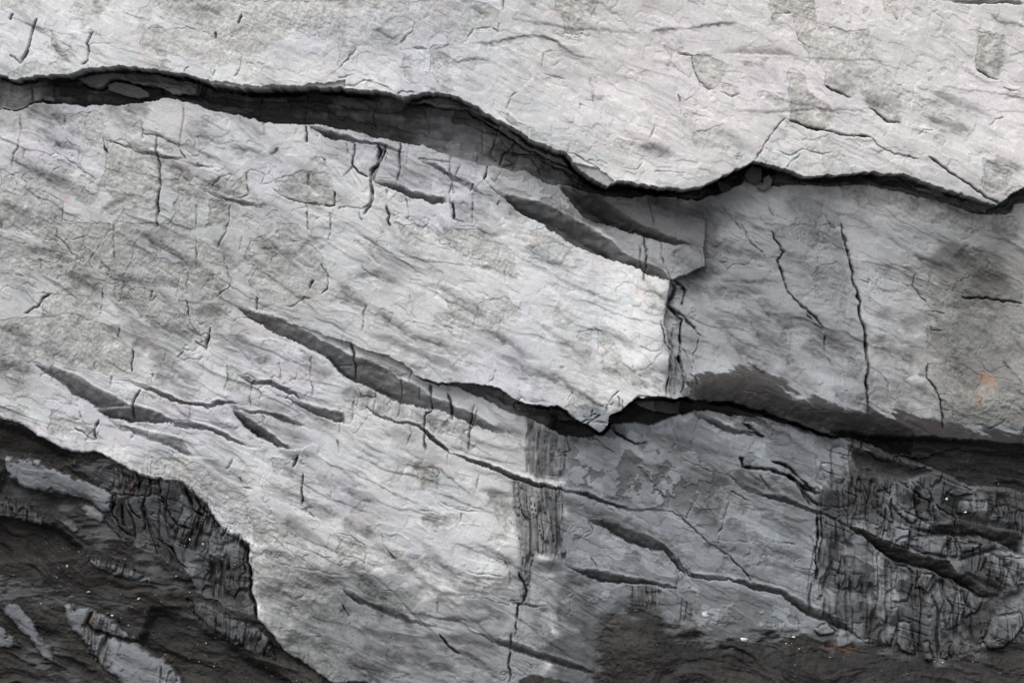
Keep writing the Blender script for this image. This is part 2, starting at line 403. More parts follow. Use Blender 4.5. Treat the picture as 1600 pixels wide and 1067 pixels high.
# brownish shelf stone inside the left of the crevice
SHF = T(0, '330,352 390,328 440,318 560,318 720,326 860,345 915,372 905,440 860,432 780,428 740,400 690,395 640,380 560,366 500,370 430,408 380,390')
w, m_ = pmask(SHF); H[w] -= m_ * 24; dark[w] = dark[w] * (1 - m_) + m_ * (.55 + .1 * vn(U[w] / 16, V[w] / 9, 53)); paint_part(w, m_, 'shelf', 'brown grey broken shelf stone at the left of the seam')
SHF2 = T(0, '0,350 120,370 232,366 228,460 130,480 70,505 0,500')
w, m_ = pmask(SHF2); H[w] -= m_ * 10; paint_part(w, m_, 'shelf', 'brown grey block at the left end of the seam')
# thin slivers hanging under the upper lip
for s_, dh, dk in (('200,425 300,425 400,440 470,442 600,490 480,495 400,470 300,458 ', -26, .35), ('400,440 480,440 600,480 700,540 800,590 900,650 1040,715 1060,770 900,690 800,640 700,570 620,510 590,498 500,495 430,470', -20, .42),
                   ('620,530 700,570 800,640 900,690 1060,770 1150,830 1060,790 900,712 790,690 720,610', -12, .62)):
    w, m_ = pmask(T(1, s_)); m_ = m_ * (lab[w] == tSh1); H[w] += m_ * dh; dark[w] = dark[w] * (1 - m_) + m_ * dk; paint_part(w, m_, 'sliver', 'thin grey sliver under the lip', 60)
for s_, dh, dk in (('1040,805 1130,850 1270,890 1370,925 1440,950 1480,945 1430,985 1370,950 1240,905 1120,880', -14, .5),):
    w, m_ = pmask(T(2, s_)); m_ = m_ * (lab[w] == tSh1); H[w] += m_ * dh; dark[w] = dark[w] * (1 - m_) + m_ * dk; paint_part(w, m_, 'sliver', 'thin grey sliver under the right lip', 60)
w, m_ = pmask(T(0, '905,365 990,372 1180,405 1400,402 1600,370 1600,408 1400,414 1170,420 1060,404')); H[w] += m_ * 5; dark[w] = np.maximum(dark[w], m_ * .25)
w, m_ = pmask(T(1, '1060,770 1100,760 1200,780 1280,840 1240,868 1180,842 1100,790')); H[w] += m_ * 5; dark[w] = np.maximum(dark[w], m_ * .35)

# lower central crevice
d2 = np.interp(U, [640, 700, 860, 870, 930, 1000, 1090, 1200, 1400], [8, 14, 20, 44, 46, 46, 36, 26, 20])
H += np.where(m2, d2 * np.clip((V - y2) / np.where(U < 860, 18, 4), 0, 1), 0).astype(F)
slot_shade2 = np.interp(U, [640, 800, 852, 862, 1000, 1150, 1400], [.6, .66, .72, .92, .96, .95, .9])  # dark rock here too, the notch's shade painted into its colour
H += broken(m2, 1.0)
dark[:] = np.where(m2, np.clip(slot_shade2 + streaky * .8, 0, 1), dark)
for s_, dh, dk in (('1005,320 1050,290 1190,285 1190,395 1060,360', -30, .62), ('1190,285 1370,300 1370,425 1260,420 1190,395', -24, .84),
                   ('370,360 450,365 560,430 600,480 450,470 400,430 375,420', -14, .42), ('1480,395 1560,420 1600,450 1600,405 1520,395', -10, .5)):
    w, m_ = pmask(T('e', s_)); m_ = m_ * m2[w]; H[w] += m_ * dh; dark[w] = dark[w] * (1 - m_) + m_ * dk; paint_part(w, m_, 'block', None, 40)
# underside of the right hand slabs
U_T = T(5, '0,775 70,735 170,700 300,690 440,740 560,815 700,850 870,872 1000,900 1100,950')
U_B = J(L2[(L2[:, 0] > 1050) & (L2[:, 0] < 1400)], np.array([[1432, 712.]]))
band(U_T, U_B, slope=1.0, rnd=16, cap=60, shade_tint=1.0, soft=.75, part='underside', plabel='dark curved underside above the black notch')

UNDERSHADE = T(5, '60,735 130,688 300,682 440,715 560,785 700,835 870,850 1000,868 1120,905 1400,950 1640,985 1640,1080 1000,1100 850,1020 500,925 240,860 60,800')
w, m_ = pmask(UNDERSHADE, 26)  # shade of the underside, painted as a ragged dark patch
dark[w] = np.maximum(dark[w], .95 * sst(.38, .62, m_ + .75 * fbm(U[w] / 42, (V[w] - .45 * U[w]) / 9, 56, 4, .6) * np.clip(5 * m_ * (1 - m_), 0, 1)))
for ln, xa, xb in ((L1, -20, 1600), (L2, 800, 1400)):
    Lx = ln[(ln[:, 0] > xa) & (ln[:, 0] < xb)] + np.array([0, 3.0])
    w = pwin(Lx, 14); d_, _ = dist(Lx, U[w], V[w]); nq = vn(U[w] / 34, V[w] / 34, 38); g_ = sst(-.5, .35, nq) * np.exp(-(d_ / (1.5 + 1.1 * np.clip(nq, -.5, 1))) ** 2) * (V[w] > Y(ln, U[w]) + .6)
    H[w] += 26 * g_
BANDS = [
 (B4T, B4B, .8, .72), (B5T, B5B, 1.5, .92),
 (T(1, '680,838 760,900 900,920 1000,960 1160,1050').tolist() + T(4, '1130,0 1250,70 1340,150 1420,180 1480,200 1550,262').tolist()[1:], T(1, '690,850 780,940 860,1000 960,1045').tolist() + T(4, '960,20 1050,80 1160,130 1280,165 1370,205 1440,235 1550,268').tolist(), 1.3, .88),
 ([[874, 284], [930, 300], [960, 322], [1000, 346], [1050, 366], [1086, 384]], [[874, 294], [901, 324], [921, 342], [952, 352], [1000, 366], [1050, 380], [1086, 386]], 1.2, .86),
 (T(3, '560,720 700,748 800,788 880,828 960,836 1020,815 1060,820 1098,832'), T(3, '560,724 700,772 800,815 880,845 960,852 1020,838 1060,835 1098,838'), 1.2, .82),
 (T(3, '1070,850 1130,862 1220,868 1300,888 1410,932'), T(3, '1070,856 1130,874 1220,884 1300,912 1410,938'), 1.2, .75),
 (T(3, '1065,850 1100,870 1180,905 1240,962 1300,1000 1355,1028'), T(3, '1065,855 1100,905 1200,985 1290,1030 1355,1036'), 1.2, .8),
 (T(3, '150,640 240,660 350,700 480,775 600,828'), T(3, '150,650 240,712 350,790 440,850 600,838'), .7, .66),
 (T(3, '440,850 560,828 640,835 740,875 830,925'), T(3, '440,856 520,900 600,914 740,922 830,932'), 1.0, .8),
 (T(3, '460,868 560,925 700,960 840,1000 900,1060'), T(3, '460,872 560,950 700,1000 840,1060 900,1067'), .5, .45),
 (T(3, '800,915 880,908 960,930 1050,972 1150,1022'), T(3, '800,940 880,944 960,957 1050,1002 1150,1030'), 1.1, .75),
 (T(3, '1090,688 1170,722 1250,728 1330,758 1400,800'), T(3, '1090,692 1170,746 1250,752 1330,788 1400,812'), 1.2, .72),
 (T(3, '1260,780 1400,818 1520,855 1600,870'), T(3, '1260,786 1400,850 1520,905 1600,925'), 1.0, .62),
 (T(0, '590,682 680,695 760,718 840,732'), T(0, '590,690 680,720 760,742 840,740'), 1.0, .6),
 (T(0, '840,752 910,762 980,772'), T(0, '840,762 910,780 980,778'), 1.0, .55),
 (T(0, '930,870 1050,915 1120,930 1210,952'), T(0, '930,882 1050,935 1120,950 1210,958'), 1.1, .7),
 (T(0, '1420,578 1500,600 1600,625').tolist() + T(1, '90,645 180,655 230,680 300,705').tolist(), T(0, '1420,584 1500,640 1600,656').tolist() + T(1, '90,662 180,672 230,697 300,712').tolist(), 1.2, .86),
 (T(1, '155,826 260,846 340,880 420,908 500,915'), T(1, '155,834 260,886 360,922 430,946 500,946'), 1.2, .82),
 (T(1, '370,730 440,745 520,800 600,835 660,880'), T(1, '370,738 440,775 520,830 600,866 660,892'), .8, .45),
 (T(7, '1140,300 1220,300 1300,325 1420,378 1500,420 1560,485 1610,545'), T(7, '1140,308 1220,350 1300,395 1400,440 1500,462 1550,520 1610,570'), .9, .72),
 (J(T(7, '1040,510 1120,542 1200,542 1330,562 1440,588 1570,618'), T(8, '0,480 50,552 130,562 230,570 350,602 480,628 560,678 700,745 860,858')), J(T(7, '1040,516 1120,570 1200,600 1330,604 1440,610 1570,630'), T(8, '0,500 50,568 130,584 230,586 350,640 480,662 560,728 700,800 860,868')), 1.0, .86),
 (LED_T, LED_B, 1.0, .9),
 (T(8, '1000,315 1150,345 1280,310 1400,340 1600,385'), T(8, '1000,322 1150,382 1280,392 1400,384 1600,470'), .9, .78),
 (T(8, '1290,455 1400,440 1500,415 1600,400'), T(8, '1290,495 1400,470 1500,450 1600,470'), .9, .78),
 (T(8, '620,590 740,615 860,640'), T(8, '620,600 740,632 860,655'), 1.2, .8),
 (T(8, '1000,228 1060,262 1140,318'), T(8, '1000,236 1060,280 1140,326'), 1.6, .9),
 (T(7, '640,820 740,858 850,880 960,928 1080,965 1190,1010'), T(7, '640,835 740,890 850,925 960,962 1080,995 1190,1024'), .8, .7),
 (T(7, '720,655 800,688 900,700 940,706'), T(7, '720,662 800,702 900,716 940,712'), 1.0, .7),
 (T(7, '0,610 70,640 140,690 220,700 330,762 450,802'), T(7, '0,625 70,680 140,712 220,745 330,785 450,808'), .8, .62),
 (T(5, '60,865 160,900 260,940 400,985'), T(5, '60,870 160,935 260,970 400,992'), 1.0, .75),
 (T(2, '1180,-10 1600,-10'), T(2, '1180,-4 1300,12 1600,20'), 1.0, .7),
]
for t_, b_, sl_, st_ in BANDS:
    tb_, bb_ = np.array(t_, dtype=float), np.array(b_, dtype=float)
    band(tb_, bb_, slope=sl_ * 1.3, shade_tint=st_, soft=.6)
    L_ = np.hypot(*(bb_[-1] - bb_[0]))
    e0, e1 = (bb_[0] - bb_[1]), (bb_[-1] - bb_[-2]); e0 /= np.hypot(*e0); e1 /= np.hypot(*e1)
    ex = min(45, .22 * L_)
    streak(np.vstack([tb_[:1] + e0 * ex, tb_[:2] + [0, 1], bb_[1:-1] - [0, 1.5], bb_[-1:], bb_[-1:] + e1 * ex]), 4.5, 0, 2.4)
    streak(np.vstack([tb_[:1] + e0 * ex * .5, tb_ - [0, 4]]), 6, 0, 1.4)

STREAKS = [  # soft dark wisps: tile, points, width, strength
 (0, '140,580 220,640 300,680 380,720', 5, .55), (0, '1050,680 1160,710 1240,740', 4, .45), (0, '1240,735 1290,675', 2, .7), (0, '90,510 180,530 300,560', 7, .5),
 (0, '560,500 640,530 700,545', 8, .45), (0, '40,720 140,800 260,860 380,900 470,940', 6, .38), (0, '0,950 60,970 140,1030', 6, .4), (0, '430,0 475,50', 3, .5), (0, '460,1000 520,960 640,900', 5, .3),
 (0, '240,150 270,230 340,300', 2.5, .5), (0, '880,40 960,60 1060,70', 5, .35),
 (1, '560,215 700,205 820,180 900,170 1000,200 1100,260 1200,275', 1.6, .75), (1, '1430,160 1520,140 1600,128', 2.2, .8), (1, '490,305 600,290 700,285', 1.8, .5), (1, '1380,690 1480,700 1560,740', 6, .35), (1, '140,140 240,190 290,205', 5, .4),
 (1, '1030,870 1160,980 1260,1060', 6, .55), (1, '560,0 640,60 700,90', 3, .2),
 (2, '0,135 60,128 160,118 300,120', 2, .75), (2, '200,250 380,245 560,260', 4, .25), (2, '1120,540 1220,590 1360,610', 5, .5), (2, '1440,70 1520,110 1600,130', 3, .5), (2, '1150,430 1300,500 1450,540', 5, .3), (2, '1420,750 1540,785 1600,800', 5, .5), (2, '840,470 960,520', 4, .3),
 (3, '620,30 700,90 780,130 860,200 900,215', 4.5, .62), (3, '120,130 230,150 330,200', 8, .3), (3, '470,230 560,260 640,280 760,300', 4.5, .5), (3, '290,250 400,300 470,340', 9, .42), (3, '730,470 800,500 900,540', 5, .5), (3, '0,490 60,520 140,600', 8, .35),
 (3, '900,420 980,440 1050,420', 9, .42), (3, '1130,180 1080,200 1050,150 980,80', 7, .3), (3, '600,560 660,590 690,600', 9, .3), (3, '700,700 800,740 930,790', 7, .35), (3, '1060,470 1120,560 1180,640 1300,660', 6, .3), (3, '0,680 80,700 170,700', 9, .35), (3, '370,940 440,985 490,1000', 3, .7), (3, '520,370 600,430 650,540', 6, .25), (3, '1230,880 1330,920 1400,935', 4, .4),
 (4, '0,260 60,350 130,400', 6, .42), (4, '150,400 260,480 380,545 460,560 560,640', 5.5, .45), (4, '370,290 470,300 540,340 620,390 680,450', 4.5, .4), (4, '620,490 700,520 800,570 860,620 940,640', 4, .42), (4, '880,700 960,740 1040,720', 7, .4), (4, '840,110 900,130 980,180 1050,200', 4, .5), (4, '1000,690 1060,750 1180,830 1240,860', 3, .5),
 (4, '1200,480 1300,540 1380,600', 5, .28), (4, '60,250 200,250 300,300', 5, .25), (4, '630,10 700,60 790,50', 5, .35), (4, '1480,410 1560,440 1600,430', 8, .5), (4, '1180,690 1400,720 1600,760', 9, .35), (4, '700,940 800,970 880,1000', 6, .4), (4, '0,780 80,800 200,830', 7, .4), (4, '1380,730 1460,690 1590,690', 10, .4), (4, '1170,1030 1060,1000', 5, .4),
 (5, '130,90 280,150 420,180', 7, .25), (5, '0,310 200,325 290,320 420,330', 9, .45), (5, '280,290 360,330 430,430 500,480 620,490 700,540 860,610', 6, .5), (5, '120,400 200,480 300,620 400,700 460,760', 5, .4), (5, '300,380 400,540 520,640 620,620', 8, .42), (5, '560,580 640,600 760,650', 10, .5), (5, '1080,150 1150,160 1220,200 1330,230', 5, .62), (5, '880,530 960,590 1150,660', 8, .5), (5, '180,260 280,268 470,275', 3, .5), (5, '1370,300 1460,270 1560,240', 12, .55), (5, '1280,150 1400,170 1440,100', 9, .5),
 (5, '1200,670 1330,700 1420,790', 14, .35), (5, '690,760 800,830 960,870', 8, .3), (5, '450,700 560,730 640,800', 10, .35), (5, '1240,390 1400,380 1560,400', 12, .3), (5, '1450,0 1600,90', 5, .4), (5, '860,790 1000,850 1100,900', 12, .4),
 (7, '0,170 100,230 200,250', 5, .3), (7, '0,320 80,365 170,405', 6, .5), (7, '150,420 260,500 350,580 440,650 540,710 640,745', 6, .5), (7, '380,480 450,530 540,610 650,660 790,745', 6, .42), (7, '0,545 60,560 160,640 220,700', 9, .55), (7, '220,690 290,750 335,830 360,850', 4, .85), (7, '350,850 450,880 540,920 620,960 700,1040', 6, .6), (7, '450,770 560,770 650,785 740,770', 4, .7),
 (7, '440,660 560,665 740,660', 4, .35), (7, '880,550 1000,550 1080,560', 9, .45), (7, '900,720 1000,760 1120,820', 7, .45), (7, '380,420 440,490 520,590', 6, .35), (7, '630,420 720,480 830,540', 4, .4), (7, '330,60 400,110 420,180', 12, .28), (7, '380,300 440,340 540,330', 6, .3), (7, '80,830 200,870 320,880', 8, .4), (7, '0,720 60,760', 5, .5), (7, '300,940 400,1000 560,1060', 8, .4), (7, '60,990 160,1050 260,1070', 8, .75), (7, '560,940 660,1000 760,1060', 6, .35), (7, '1050,560 1100,620 1200,610', 14, .4), (7, '220,640 200,740 190,820', 4, .4),
 (7, '1250,10 1400,60 1540,90', 4, .35), (7, '680,190 750,270 800,350', 10, .3), (6, '1180,470 1280,480 1380,520 1410,560', 5, .4), (6, '930,30 1060,120 1180,160', 7, .35), (6, '1180,160 1330,200 1480,270 1600,330', 5, .4), (6, '1320,300 1380,390 1440,440', 8, .35), (6, '1060,860 1300,960 1500,1060', 10, .5), (6, '1300,0 1420,20 1480,40', 4, .6), (6, '1200,640 1400,730 1560,820', 18, .35), (6, '1300,900 1400,880 1560,960', 12, .35),
 (8, '400,90 500,190 640,260', 5, .3), (8, '340,520 430,520 540,560', 5, .3), (8, '250,100 340,170 420,190', 10, .4), (8, '60,260 120,300 200,370', 5, .3), (8, '370,300 460,330 600,430', 6, .25),
]
STREAKS += [(7, '430,560 560,600 700,640', 9, .35), (7, '480,860 640,900 760,960', 9, .45), (7, '100,900 220,960 330,1000', 10, .5), (7, '20,960 130,1010 240,1060', 9, .6), (7, '240,860 330,900 430,1000 560,1030', 10, .4), (7, '560,700 680,730 800,800', 7, .4), (7, '880,760 1000,800 1100,900', 12, .45), (7, '1000,640 1120,720 1180,800', 12, .4),
 (7, '300,480 420,560 480,640', 7, .35), (6, '1230,480 1400,620 1600,700', 16, .3), (6, '1180,600 1300,740 1500,880', 14, .3), (3, '680,600 760,660 840,720 940,760', 8, .35), (3, '500,330 600,380 700,460 760,540', 7, .35), (3, '1400,600 1480,700 1560,740', 7, .3), (3, '1360,840 1440,900 1560,960', 7, .3), (4, '700,600 860,690 1000,720 1100,800', 7, .35), (4, '1000,560 1100,620 1200,660', 8, .3), (4, '100,500 240,560 420,640 600,700', 6, .32),
 (5, '420,150 560,200 700,300', 10, .25), (5, '240,560 360,640 480,660', 9, .4), (5, '640,520 760,600 860,640', 10, .4), (5, '900,420 1040,480 1140,520', 9, .3), (5, '0,180 100,230 240,230', 9, .45), (4, '1540,120 1600,200', 10, .4), (2, '0,960 120,980 240,1060', 14, .4), (2, '480,920 600,1000 700,1060', 10, .3), (1, '1440,900 1560,960 1600,1000', 12, .5),
 (0, '480,500 560,560 620,640', 8, .3), (0, '860,560 960,640 1060,680', 7, .3), (0, '700,760 800,800 900,860', 7, .3), (1, '500,960 640,1000 760,1060', 9, .35), (1, '600,900 760,950 860,1040', 9, .4), (8, '0,100 160,150 260,230', 12, .35), (8, '340,420 440,480 600,520', 7, .25), (8, '100,440 240,470 340,480', 7, .2)]
for k, s_, w_, q_ in STREAKS:
    streak(T(k, s_), w_ * 1.6, min(q_ * 1.35, .95), 1.2 + w_ * .35)

rs = random.Random(41)
for _ in range(230):
    x, y = rs.uniform(-40, 1560), rs.uniform(10, 1040)
    yl1, yl2 = float(Y(L1, x)), float(Y(L2, x))
    L_ = rs.uniform(60, 240); a_ = rs.uniform(.30, .62) if x < 1000 else rs.uniform(.15, .5)
    if y < yl1:
        if rs.random() < .62: continue
        a_ = rs.uniform(.05, .5)
        if y + L_ * math.sin(a_) > yl1 - 15: continue
    if y > 690 and x > 1280 and y > 690: a_ = rs.uniform(.3, .6)
    n = 6; pts = []
    k1, k2 = rs.uniform(-.35, .35), rs.uniform(-.3, .3)
    for i in range(n):
        t = i / (n - 1); pts.append((x, y)); aa = a_ + k1 * math.sin(t * 3.1) + k2 * (t - .5)
        x += L_ / (n - 1) * math.cos(aa); y += L_ / (n - 1) * math.sin(aa)
    streak(np.array(pts), rs.choice([1.2, 1.6, 2.2, 3.5, 6.0, 9.0]), rs.uniform(.22, .6), rs.uniform(.5, 1.6))
CRACKS = [
 (2, '355,750 390,680 440,600 490,545', 1.2, 6), (2, '510,560 640,600 750,625 880,640', 1.8, 12), (2, '880,640 900,670 940,690 1030,720 1100,735', 1.3, 8), (2, '1150,730 1250,800 1370,880 1480,945', 1.5, 9), (2, '490,780 530,740 560,720', 1.3, 7), (2, '450,700 520,715 570,690 640,720 710,710', 1, 5),
 (2, '0,250 70,268 75,330 100,380 140,420 165,410', 1.2, 7), (2, '190,430 250,445 280,440', 1.2, 6), (2, '680,400 750,430 800,458', 1.5, 9), (2, '880,510 960,560 1020,578', 1.4, 8), (2, '1385,320 1440,350 1485,372', 1.4, 8), (2, '1500,405 1540,425 1580,430', 1.1, 6), (2, '550,120 560,190 600,210', 1, 5), (2, '990,70 1010,98', 1.2, 5), (2, '1430,580 1460,555 1500,550', 1.1, 6), (2, '1110,630 1130,605 1190,600', 1, 4), (2, '200,940 250,1000 300,1067', 1.1, 6), (2, '420,920 430,970 445,1010', 1, 5), (2, '380,740 400,760 410,820 395,900', 1, 4), (2, '435,100 440,60 480,70 530,65', 1, 4),
 (0, '165,90 150,200 130,260 108,298', 1.6, 12), (0, '60,255 95,290 108,298', 1.2, 7), (0, '70,70 55,95', 1.5, 7), (0, '440,155 415,210 425,240 410,290 385,310', 1.4, 7), (0, '240,145 250,200 280,250 330,295', 1, 5), (0, '1130,258 1115,320 1095,362', 1.2, 7), (0, '1120,70 1110,110', 1.5, 8), (0, '1000,320 985,360', 1, 5), (0, '885,310 865,340', 1.2, 6), (0, '995,155 1000,180', 1.5, 7),
 (0, '85,520 85,620 80,680 60,710 50,790', 1.2, 7), (0, '285,520 300,580', 1.2, 6), (0, '480,620 485,690 490,715', 1.4, 8), (0, '650,540 660,600 655,650', 1.2, 6), (0, '490,640 560,665 620,690', 1.2, 7), (0, '655,620 740,640 800,665 830,690', 1.2, 7), (0, '845,480 850,560 830,650 830,700 860,745', 1.3, 8), (0, '725,640 715,700 740,780 745,850 730,950 720,1060', 1.4, 9), (0, '910,640 930,680', 1.2, 5), (0, '1225,560 1220,630', 1.1, 5), (0, '1410,585 1420,665', 1.5, 9), (0, '1430,590 1465,640', 1.3, 7), (0, '330,760 390,800', 1, 5), (0, '250,690 330,755 440,830', 1, 5), (0, '250,800 275,770', 1, 4), (0, '1140,800 1145,900 1120,920 1080,920', 1.3, 8), (0, '1255,870 1310,915 1400,938 1500,945', 1.1, 6), (0, '1500,950 1550,950 1555,890', 1.3, 8), (0, '1420,940 1428,1060', 1.2, 6), (0, '1070,950 1060,1020 1040,1060', 1.1, 6), (0, '905,940 910,1050', 1.1, 6), (0, '1010,820 975,870', 1.1, 5), (0, '1435,800 1430,860', 1, 5), (0, '5,1000 5,1067', 1.3, 6), (0, '300,960 290,1040', 1.1, 5), (0, '1500,730 1510,770', 1, 5), (0, '110,690 105,740', 1, 4),
 ('g', '75,270 90,330 85,410', 1.4, 9), ('g', '110,280 150,330 170,370', 1.1, 6), ('g', '435,400 450,480 440,560 480,620 560,660', 1.6, 11), ('g', '370,400 405,480', 1.1, 6), ('g', '440,570 410,610 350,660', 1, 5), ('g', '190,510 235,520 235,570', 1, 5), ('g', '680,440 650,540 590,620 575,665', 1.8, 12), ('g', '625,410 640,470 620,560 575,620', 1.8, 12), ('g', '650,430 640,540 600,640', 1.3, 9), ('g', '580,665 590,780 585,880 540,960', 2.0, 13), ('g', '575,690 580,860 530,910', 1.4, 9), ('g', '360,895 450,905 530,910', 1, 6), ('g', '345,910 360,890', 1, 5), ('g', '790,410 795,580 765,705', 1.4, 9), ('g', '858,410 858,560', 1, 5), ('g', '1180,510 1170,600 1195,700 1175,800 1185,930', 1.3, 8), ('g', '1245,570 1215,640 1260,690', 1.2, 7), ('g', '1195,700 1210,820', 1, 6), ('g', '1455,560 1450,640 1425,690', 1.6, 10), ('g', '1575,590 1570,650 1530,690 1490,670', 1.1, 6), ('g', '1200,865 1215,975', 2.8, 14), ('g', '1215,975 1300,1005', 1, 6), ('g', '1350,830 1355,1010', 1.3, 8), ('g', '860,830 865,960 845,975', 1.1, 6), ('g', '710,760 715,830', 1.3, 6), ('g', '700,885 710,980 725,1030', 1.6, 9), ('g', '1350,700 1335,760', 1.1, 6), ('g', '1550,840 1545,870', 1.2, 6), ('g', '220,885 305,878 315,770', 1.4, 8), ('g', '105,630 115,690', 1.3, 6), ('g', '95,920 105,1060', 1.1, 7), ('g', '270,930 278,1060', 1.1, 6), ('g', '510,930 505,1000', 1.2, 6), ('g', '85,855 150,875', 1, 5), ('g', '940,515 1060,530 1170,560', 1.1, 7), ('g', '690,480 690,560', .9, 4),
 (1, '0,358 70,348', 1.2, 6), (1, '10,395 60,400 120,370 180,390 240,425', 1.1, 6), (1, '270,440 290,420 350,430', 1.1, 6), (1, '565,210 600,190 620,145 700,128', 1.2, 6), (1, '765,0 765,50', 1.1, 6), (1, '770,510 790,450 820,430', 1, 5), (1, '950,250 945,340 1050,370', .9, 4), (1, '960,245 990,238', 1.2, 5), (1, '1040,715 1120,730 1200,780', 1.2, 7), (1, '1150,740 1200,745 1230,765', 1.1, 6), (1, '1120,510 1120,485 1160,500', 1, 5), (1, '1450,800 1540,795 1600,805', 1, 4), (1, '1460,580 1440,640', 1, 4), (1, '1420,745 1370,795 1300,785', 1, 4), (1, '0,310 60,250 75,215', 1, 5), (1, '345,220 405,230', 1.2, 6), (1, '440,230 510,215', 1.2, 6), (1, '735,110 730,150 710,130', 1.2, 5), (1, '1160,370 1165,420 1190,520', .9, 4), (1, '1570,440 1580,530', 1.2, 6), (1, '350,100 340,150 280,210', 1.1, 5),
 (3, '530,0 530,130 540,200', 1.2, 7), (3, '905,60 905,210', 1.1, 7), (3, '1050,0 1010,110', 1.2, 7), (3, '1045,150 1050,230 1065,280 1050,300 1000,330', 1, 6), (3, '1115,60 1105,120', 1, 5), (3, '230,325 200,350 165,390 110,415', 1.5, 10), (3, '470,290 470,370 470,420', 1.3, 9), (3, '190,160 185,210', 1, 5), (3, '535,260 530,310', 1.1, 5), (3, '870,220 870,320', 1.2, 7), (3, '870,350 875,430', 1.4, 8), (3, '1190,340 1190,395', 1.5, 9), (3, '1480,180 1520,240 1515,300 1480,330', 1.1, 7), (3, '1455,265 1430,305', 1.8, 10), (3, '1330,385 1370,380 1400,345 1440,340', 1.1, 6), (3, '970,480 965,520 950,580', 1.4, 9), (3, '900,540 950,575', 1.3, 8), (3, '550,480 545,530', 1.1, 6), (3, '610,590 615,690', 1.5, 9), (3, '755,600 755,640', 1.1, 6), (3, '860,575 820,620', 1.1, 5), (3, '440,640 445,680', 1, 5), (3, '650,760 620,830 615,900', 1.4, 9), (3, '710,690 705,740', 1, 5), (3, '520,700 510,760', 1, 5), (3, '885,840 885,900', 1, 6), (3, '1050,650 1050,720 1030,800', 1.1, 6), (3, '1165,735 1155,800 1165,860', .9, 5), (3, '1295,640 1300,740', 1.1, 6), (3, '1445,615 1440,700 1455,790', 1.2, 7), (3, '455,905 440,960 450,1000', 1.7, 11), (3, '350,940 400,980 450,1000', 1.2, 7), (3, '370,870 370,900', 1, 5), (3, '1530,0 1525,80', 1, 5), (3, '1575,910 1575,970', 1.3, 8), (3, '690,920 680,980', .9, 4), (3, '1220,890 1225,920', 1, 5), (3, '700,310 690,360 730,340', 1, 5), (3, '270,20 265,60 320,130 340,160', 1, 6), (3, '1560,1000 1580,1060', 1.1, 6), (3, '620,960 610,1000', 1, 5), (3, '1180,720 1165,740', 1.2, 6),
 (4, '55,555 65,640 65,720', 1.5, 9), (4, '285,720 290,790 280,815', 1.3, 8), (4, '375,755 370,820', 1.1, 6), (4, '425,740 420,800 430,860 400,880', 1.5, 9), (4, '500,790 515,850 520,910', 1.8, 10), (4, '335,690 325,740', 1.2, 6), (4, '230,810 235,870', 1.1, 5), (4, '290,830 270,890', 1.1, 6), (4, '400,870 390,930 400,1050', 1.5, 9), (4, '320,930 330,980 315,1020', 1.1, 6), (4, '620,840 610,940 600,1050', 1.8, 10), (4, '640,860 620,950 580,970', 1.3, 8), (4, '770,780 765,820', 1.3, 7), (4, '820,820 815,860', 1.3, 7), (4, '725,670 715,710 690,730', 1, 5), (4, '325,330 330,380 345,430', 1, 5), (4, '120,370 120,440 100,500', 1.1, 6), (4, '480,470 535,485', 1, 5), (4, '100,190 130,230 210,270', 1, 4), (4, '770,200 768,270', 1, 5), (4, '1190,310 1190,390', 1, 5), (4, '1420,220 1405,265', 1.6, 9), (4, '1480,255 1540,265', 1, 6), (4, '1415,50 1425,120 1430,220', 1.6, 9), (4, '1395,100 1395,210', 1.3, 8), (4, '1490,80 1500,190 1550,265', 1.1, 7), (4, '1540,265 1560,300 1520,370 1590,450 1580,540 1570,620 1600,690', 2.2, 13), (4, '1550,265 1600,300', 1.8, 10), (4, '1485,450 1500,540 1525,600 1525,700 1515,790', 1.4, 9), (4, '1540,460 1530,560 1560,640 1580,700', 1.1, 7), (4, '1060,810 1085,770', 1, 5), (4, '1240,830 1260,800 1290,770', 1.1, 6), (4, '640,10 560,10', .9, 4), (4, '0,660 50,650', 1.2, 7), (4, '180,790 175,810 100,800 85,760', 1, 5), (4, '1240,930 1280,960 1370,1015 1430,1005', 1.5, 9), (4, '1140,985 1200,1000 1260,1060', 1.3, 8), (4, '1345,90 1300,130', .9, 3), (4, '65,800 60,920', 1.2, 6), (4, '15,900 5,960', 1, 5), (4, '830,820 860,800', 1, 6),
 ('e', '700,390 690,440 640,470', 1.3, 8), ('e', '750,420 690,480 660,490', 1.3, 8), ('e', '720,420 640,450', 1.2, 7), ('e', '800,400 810,350 860,335', 1.2, 7), ('e', '900,280 905,370', 1.3, 8), ('e', '930,300 935,380', 1.1, 7), ('e', '700,490 760,480 800,490', 1.2, 7), ('e', '620,480 700,460', 1, 6), ('e', '1290,0 1285,120 1270,240', 1.2, 8), ('e', '1385,130 1400,180 1365,260', 1.2, 8), ('e', '1010,300 1070,270 1140,285', 1.1, 7), ('e', '700,640 780,660 860,720', 1.1, 7), ('e', '860,510 930,590 1030,640', 1.5, 9), ('e', '380,520 400,450 430,440', 1.2, 8), ('e', '1010,790 1080,860', 1, 6), ('e', '500,590 545,690 480,710', 1.3, 8), ('e', '1080,860 1180,980 1270,1060', 1, 5),
